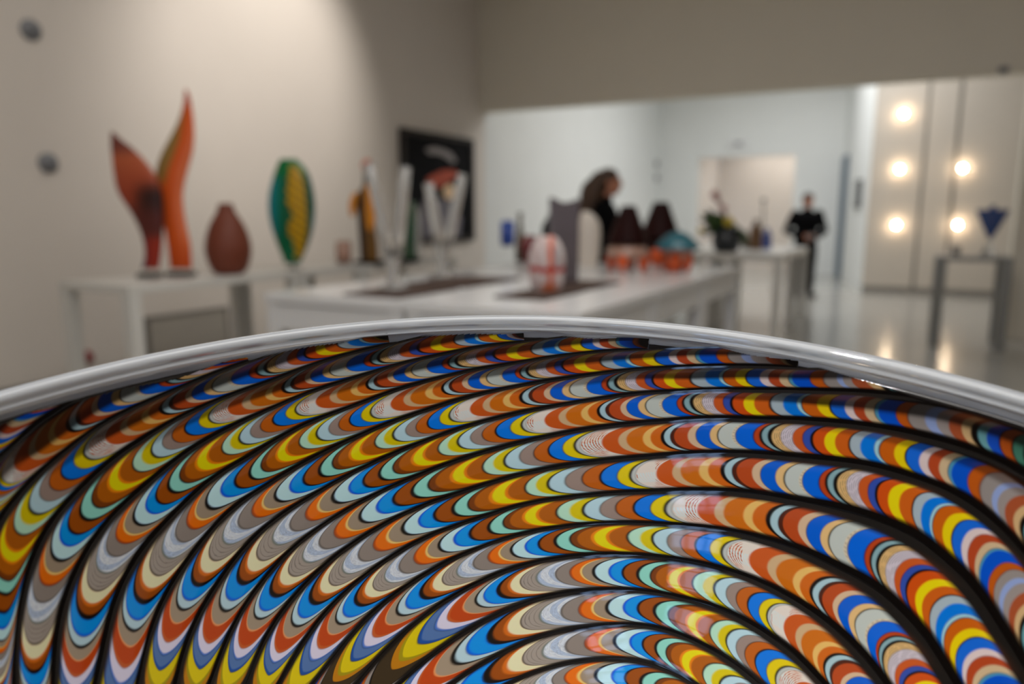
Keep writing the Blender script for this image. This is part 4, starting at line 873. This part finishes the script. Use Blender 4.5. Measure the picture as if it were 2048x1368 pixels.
 9: [(-1.7, 655, 1375), (.5, 690, 1336), (1.4, 714, 1308), (2.3, 738, 1281), (3.1, 760, 1258), (4, 782, 1237), (4.65, 806, 1218), (5.3, 827, 1202), (6, 854, 1182), (6.7, 877, 1168), (7.6, 899, 1157), (8.5, 928, 1141), (9.4, 959, 1124), (10.15, 988, 1111), (10.75, 1008, 1103), (11.55, 1036, 1096), (12.3, 1060, 1092), (13.05, 1093, 1085), (13.9, 1126, 1079), (14.8, 1165, 1076), (15.55, 1200, 1074), (16.4, 1236, 1073), (17, 1266, 1073), (17.4, 1290, 1074), (18.05, 1318, 1076), (18.6, 1346, 1079), (19.3, 1376, 1083), (20.15, 1407, 1088), (20.75, 1434, 1094), (21.7, 1477, 1107), (22.6, 1516, 1119), (23.2, 1544, 1129), (23.8, 1569, 1139), (24.4, 1597, 1155), (24.9, 1613, 1165), (25.55, 1636, 1179), (26.5, 1661, 1192), (27.1, 1677, 1202), (27.7, 1693, 1213), (28.3, 1709, 1226), (29, 1729, 1241), (29.9, 1754, 1262), (31.4, 1782, 1296), (32, 1800, 1320), (35, 1850, 1400)],
 10: [(-2.5, 745, 1385), (-1.6, 766, 1358), (-.6, 790, 1328), (.5, 814, 1304), (1.4, 850, 1272), (2.3, 884, 1246), (3.1, 908, 1228), (4, 938, 1210), (4.65, 962, 1199), (5.3, 979, 1189), (6, 1010, 1177), (6.7, 1034, 1168), (7.6, 1055, 1161), (8.5, 1094, 1152), (9.4, 1126, 1146), (10.15, 1152, 1143), (10.75, 1173, 1143), (11.55, 1201, 1143), (12.3, 1229, 1142), (13.05, 1258, 1142), (13.9, 1290, 1147), (14.8, 1319, 1152), (15.55, 1349, 1157), (16.4, 1371, 1161), (17, 1396, 1165), (17.4, 1418, 1169), (18.05, 1442, 1174), (18.6, 1463, 1181), (19.3, 1485, 1190), (20.15, 1510, 1201), (20.75, 1530, 1214), (21.7, 1557, 1231), (22.6, 1586, 1246), (23.2, 1605, 1261), (23.8, 1623, 1276), (24.4, 1640, 1296), (25.55, 1661, 1320), (26.5, 1682, 1345), (27.7, 1704, 1368), (30, 1745, 1420)],
 11: [(1.4, 800, 1400), (3.1, 850, 1362), (4, 886, 1337), (4.65, 925, 1310), (5.3, 955, 1292), (6, 998, 1271), (6.7, 1031, 1253), (7.6, 1057, 1241), (8.5, 1097, 1229), (9.4, 1138, 1221), (10.15, 1173, 1218), (10.75, 1200, 1216), (11.55, 1233, 1214), (12.3, 1262, 1213), (13.05, 1293, 1214), (13.9, 1325, 1219), (14.8, 1356, 1228), (15.55, 1383, 1239), (16.4, 1407, 1249), (17, 1429, 1258), (17.4, 1447, 1266), (18.05, 1468, 1276), (18.6, 1487, 1287), (19.3, 1506, 1301), (20.15, 1526, 1317), (20.75, 1549, 1333), (21.7, 1577, 1356), (23.5, 1615, 1400)],
 12: [(4.65, 900, 1410), (5.3, 940, 1378), (6, 990, 1349), (6.7, 1034, 1325), (7.6, 1063, 1312), (8.5, 1108, 1299), (9.4, 1153, 1289), (10.15, 1189, 1285), (10.75, 1216, 1282), (11.55, 1245, 1281), (12.3, 1271, 1282), (13.05, 1297, 1285), (13.9, 1323, 1291), (14.8, 1349, 1300), (15.55, 1374, 1314), (16.4, 1398, 1329), (17, 1419, 1342), (17.4, 1437, 1353), (18.6, 1470, 1380), (20, 1500, 1410)],
 13: [(6.7, 1010, 1400), (8.5, 1090, 1365), (10.15, 1138, 1354), (10.75, 1176, 1350), (11.55, 1206, 1349), (12.3, 1235, 1350), (13.05, 1263, 1354), (13.9, 1300, 1363), (15.5, 1350, 1385), (17, 1390, 1415)],
 14: [(8.5, 1100, 1430), (10.5, 1160, 1415), (12.5, 1235, 1413), (14, 1290, 1425)],
}
RIMX = [0, 161, 342, 444, 547, 700, 837, 1008, 1144, 1300, 1400, 1534, 1687, 1789, 1884, 2048]
RIMY = [774, 743, 693, 671, 661, 646, 636, 631, 636, 642, 648, 662, 688, 711, 737, 793]
def gsm(a, s):
    r = int(3 * s) + 1; k_ = np.exp(-.5 * (np.arange(-r, r + 1) / s) ** 2); k_ /= k_.sum()
    e = np.concatenate([2 * a[0] - a[r:0:-1], a, 2 * a[-1] - a[-2:-r - 2:-1]]); return np.convolve(e, k_, 'valid')
STEP = 4.0
CL = {}
for kk, an in TR.items():
    an = np.array(sorted(an), float)
    x0_, x1_ = (240, 260) if kk <= 9 else (130, 150)
    e0 = an[0] - (an[2] - an[0]) * x0_ / math.hypot(*(an[2] - an[0])[1:]); e1 = an[-1] + (an[-1] - an[-3]) * x1_ / math.hypot(*(an[-1] - an[-3])[1:])
    if kk <= 4: e1 = an[-1]
    an = np.vstack([e0, an, e1]) if kk > 4 else np.vstack([e0, an])
    seg = np.hypot(np.diff(an[:, 1]), np.diff(an[:, 2])); L = np.concatenate([[0], np.cumsum(seg)])
    Ls = np.arange(0, L[-1], STEP)
    x = gsm(np.interp(Ls, L, an[:, 1]), 9); y = gsm(np.interp(Ls, L, an[:, 2]), 9); m = gsm(np.interp(Ls, L, an[:, 0]), 3)
    tx, ty = np.gradient(x), np.gradient(y); tl = np.hypot(tx, ty); tx /= tl; ty /= tl
    CL[kk] = dict(L=Ls, x=x, y=y, m=m, nx=ty, ny=-tx)      # normal points to the upper/left row
def side_gap(kk, j):
    c, o = CL[kk], CL[j]
    dx = o['x'][None, :] - c['x'][:, None]; dy = o['y'][None, :] - c['y'][:, None]
    d2 = dx * dx + dy * dy; i = d2.argmin(1); return np.sqrt(d2.min(1)), (i > 0) & (i < len(o['x']) - 1)
KS = sorted(TR)
for kk in KS:
    c = CL[kk]; hs = {}
    for s, j in ((1, kk - 1), (-1, kk + 1)):
        if j in CL:
            d, ok = side_gap(kk, j); d = d / 2; 
            if ok.any():
                ii = np.arange(len(d)); d = np.interp(ii, ii[ok], d[ok]); hs[s] = d
    if 1 not in hs: hs[1] = hs[-1]
    if -1 not in hs: hs[-1] = hs[1]
    c['hu'] = gsm(np.minimum(hs[1], 80), 6); c['hd'] = gsm(np.minimum(hs[-1], 80), 6)

Rm = np.array([[1, 0, 0], [0, math.cos(PITCH), math.sin(PITCH)], [0, -math.sin(PITCH), math.cos(PITCH)]])
def hit_bowl(px, py):
    """points of the bowl's inner wall that carry given picture positions (all arrays)"""
    a = (px - 1024) / F; b = (684 - py) / F
    d = np.stack([a, math.cos(PITCH) + b * math.sin(PITCH), -math.sin(PITCH) + b * math.cos(PITCH)], -1)
    o = np.array([0, 0, HC]) - BC
    def f(t):
        P = o + d * t[:, None]; wv = P @ BN; r = np.hypot(P @ BE1, P @ BE2)
        return np.where(r < RI, wv - in_prof(r), -np.ones_like(r) * (r - RI) - 1e-6)
    t0 = np.full(len(px), .16); t1 = t0.copy(); done = np.zeros(len(px), bool)
    for s in np.linspace(.17, .62, 60):
        tt = np.full(len(px), s); neg = (f(tt) < 0) & ~done
        t1 = np.where(neg, s, t1); t0 = np.where(neg, s - .0077, t0); done |= neg
    for _ in range(22):
        tm = (t0 + t1) / 2; n_ = f(tm) < 0; t1 = np.where(n_, tm, t1); t0 = np.where(n_, t0, tm)
    P = o + d * t0[:, None]
    return P, done
NV = 29
vgrid = np.linspace(-1, 1, NV)
def srgb_noise(n, s): return rng.normal(0, s, n)
for kk in KS:
    c = CL[kk]; m = np.maximum.accumulate(c['m'] + np.arange(len(c['m'])) * 1e-6)
    Ms = np.arange(m[0] + .02, m[-1] - .02, .034)
    Lm = np.interp(Ms, m, c['L'])
    xc = np.interp(Lm, c['L'], c['x'])
    # how far the crescent tails sweep forward along the row
    ratio = np.interp(xc, [150, 500, 800, 1150, 1400, 1700, 2000], [1.45, 1.75, 1.65, 1.35, .95, .85, .9])
    hu0 = np.interp(Lm, c['L'], c['hu']); hd0 = np.interp(Lm, c['L'], c['hd'])
    expo = np.interp(Ms, [1, 5], [1.55, 2.1])[:, None]
    G = (np.abs(vgrid)[None, :] ** expo + .95 * np.abs(vgrid)[None, :] ** 5) * (ratio * (hu0 + hd0) / 2)[:, None]
    if kk >= 9: G *= 1.15
    LL = np.clip(Lm[:, None] + G, 0, c['L'][-1])
    X = np.interp(LL, c['L'], c['x']); Y = np.interp(LL, c['L'], c['y']); NX = np.interp(LL, c['L'], c['nx']); NY = np.interp(LL, c['L'], c['ny'])
    HU = np.interp(LL, c['L'], c['hu']); HD = np.interp(LL, c['L'], c['hd'])
    off = np.where(vgrid[None, :] > 0, vgrid[None, :] * HU, vgrid[None, :] * HD) * .985
    X = X + NX * off; Y = Y + NY * off
    P, ok = hit_bowl(X.ravel(), Y.ravel())
    wv = P @ BN; u1 = P @ BE1; u2 = P @ BE2
    rr = np.hypot(u1, u2)
    bul = (.00035 * (1 - np.abs(np.tile(vgrid, len(Ms))) ** 2.5)) + .0001
    good = ok & (wv < -clear_h(np.arctan2(u2, u1)) - .0004)
    # lift along the wall's inward normal
    e = 1e-4; sl = (in_prof(rr + e) - in_prof(rr - e)) / (2 * e); sl = np.clip(np.nan_to_num(sl, nan=30), 0, 30); nl = np.sqrt(1 + sl * sl)
    rn = rr - sl / nl * bul; wn_ = wv + bul / nl
    V = np.stack([u1 * rn / rr, u2 * rn / rr, wn_ + RW], -1)
    # colours
    mv = np.tile(Ms[:, None], (1, NV)); mv = mv + .035 * np.sin(mv * 7 + kk) * vgrid[None, :] + .05 * np.sin(X * .021 + Y * .017 + kk)
    ci = np.clip(((mv - GRID[0]) / .01).astype(int), 0, len(GRID) - 1)
    col = LUT[ci] * GAIN
    V2 = np.tile(vgrid[None, :], (len(Ms), 1))
    # filigree of thin orange threads in the clear pieces, speckle in the silver ones
    fil = (mv > 21.3) & (mv < 22.15); th = np.sin(mv * 52 + V2 * 9 + kk * 1.7) > .45
    sel = fil & th & (np.sin(X * .07 + kk * 2.1) > -.3); col[sel] = np.array(lin((176, 92, 52))) * GAIN
    fil2 = fil & ~th & (np.abs(V2 + .2) < .3); col[fil2] = np.array(lin((196, 202, 198))) * GAIN
    th2 = (mv > 31.25) & (mv < 32.2) & (np.sin(mv * 60 + V2 * 4) > .72); col[th2] *= .55
    th3 = (mv > 7.1) & (mv < 8.0) & (np.sin(mv * 26) > .86); col[th3] *= .62
    sil = (mv > 8.1) & (mv < 8.95); nz = rng.normal(1, .10, sil.sum()); col[sil] *= nz[:, None]
    bl = sil & (np.sin(mv * 9 + V2 * 3 + kk) > .2); col[bl] *= np.array([.66, .74, .86])
    ft = np.exp(-((mv - 29.38) / .05) ** 2) * (np.sin(V2 * 46) > 0); col = col * (1 - .35 * ft[..., None])
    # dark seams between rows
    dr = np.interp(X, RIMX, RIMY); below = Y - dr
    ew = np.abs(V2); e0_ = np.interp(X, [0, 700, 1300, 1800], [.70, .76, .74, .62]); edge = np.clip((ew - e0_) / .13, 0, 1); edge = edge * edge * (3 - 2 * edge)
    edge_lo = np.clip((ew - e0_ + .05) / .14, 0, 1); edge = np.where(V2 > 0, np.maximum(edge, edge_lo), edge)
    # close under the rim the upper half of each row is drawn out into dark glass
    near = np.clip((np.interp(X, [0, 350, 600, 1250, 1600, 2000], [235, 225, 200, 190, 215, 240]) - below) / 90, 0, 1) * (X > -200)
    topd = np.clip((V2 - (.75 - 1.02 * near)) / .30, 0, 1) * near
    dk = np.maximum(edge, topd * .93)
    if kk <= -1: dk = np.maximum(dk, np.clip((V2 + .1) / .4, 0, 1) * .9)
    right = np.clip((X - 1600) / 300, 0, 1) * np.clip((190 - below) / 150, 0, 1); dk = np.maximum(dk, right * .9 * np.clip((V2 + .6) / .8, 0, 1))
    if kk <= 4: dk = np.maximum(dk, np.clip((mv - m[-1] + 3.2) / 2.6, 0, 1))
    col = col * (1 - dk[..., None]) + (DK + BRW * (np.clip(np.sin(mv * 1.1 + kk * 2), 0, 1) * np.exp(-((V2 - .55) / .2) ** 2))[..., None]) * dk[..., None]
    nr = len(Ms)
    idx = np.arange(nr * NV).reshape(nr, NV)
    quads = np.stack([idx[:-1, :-1], idx[:-1, 1:], idx[1:, 1:], idx[1:, :-1]], -1).reshape(-1, 4)
    gq = good[quads].all(1)
    quads = quads[gq]
    if len(quads) < 4: continue
    used = np.unique(quads); remap = -np.ones(nr * NV, int); remap[used] = np.arange(len(used)); quads = remap[quads]
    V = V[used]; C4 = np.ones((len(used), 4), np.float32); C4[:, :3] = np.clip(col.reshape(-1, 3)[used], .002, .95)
    me = bpy.data.meshes.new('cane_row')
    me.vertices.add(len(V)); me.vertices.foreach_set('co', V.astype(np.float32).ravel())
    me.loops.add(len(quads) * 4); me.loops.foreach_set('vertex_index', quads[:, ::-1].astype(np.int32).ravel())
    me.polygons.add(len(quads)); me.polygons.foreach_set('loop_start', np.arange(0, len(quads) * 4, 4, dtype=np.int32)); me.polygons.foreach_set('loop_total', np.full(len(quads), 4, np.int32))
    me.update(calc_edges=True); me.polygons.foreach_set('use_smooth', [True] * len(quads))
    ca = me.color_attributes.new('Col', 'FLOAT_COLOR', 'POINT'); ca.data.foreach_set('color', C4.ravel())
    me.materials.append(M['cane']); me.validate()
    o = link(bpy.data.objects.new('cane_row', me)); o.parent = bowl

# plinth and ring that carry the bowl
zb = float(base[2])
bm = box(-.36, .36, -.36, .36, 0, .86, .004)
pl_ = thing('plinth', 'white plinth under the glass bowl', 'plinth', (float(base[0]), float(base[1]) + .02, 0), 0)
obj('block', bm, M['white'], pl_)
st = thing('bowl_stand', 'black ring stand holding the tilted glass bowl', 'stand', (float(base[0]), float(base[1]) - .006, .86), 0)
bm = bmesh.new(); ring = [(.115 * math.cos(2 * PI * i / 48), .115 * math.sin(2 * PI * i / 48) * math.cos(math.atan(TY)), zb - .86 - .006 + .115 * math.sin(2 * PI * i / 48) * TY) for i in range(49)]
tube(bm, ring, .009, 10, cap=False); obj('ring', bm, M['black'], st, True)
for i in range(3):
    a = PI / 2 + i * 2 * PI / 3; x, y = .115 * math.cos(a), .115 * math.sin(a)
    obj('leg', tube(bmesh.new(), [(x, y, zb - .866 + y * TY), (x * 1.15, y * 1.15, 0)], .008, 10), M['black'], st, True)
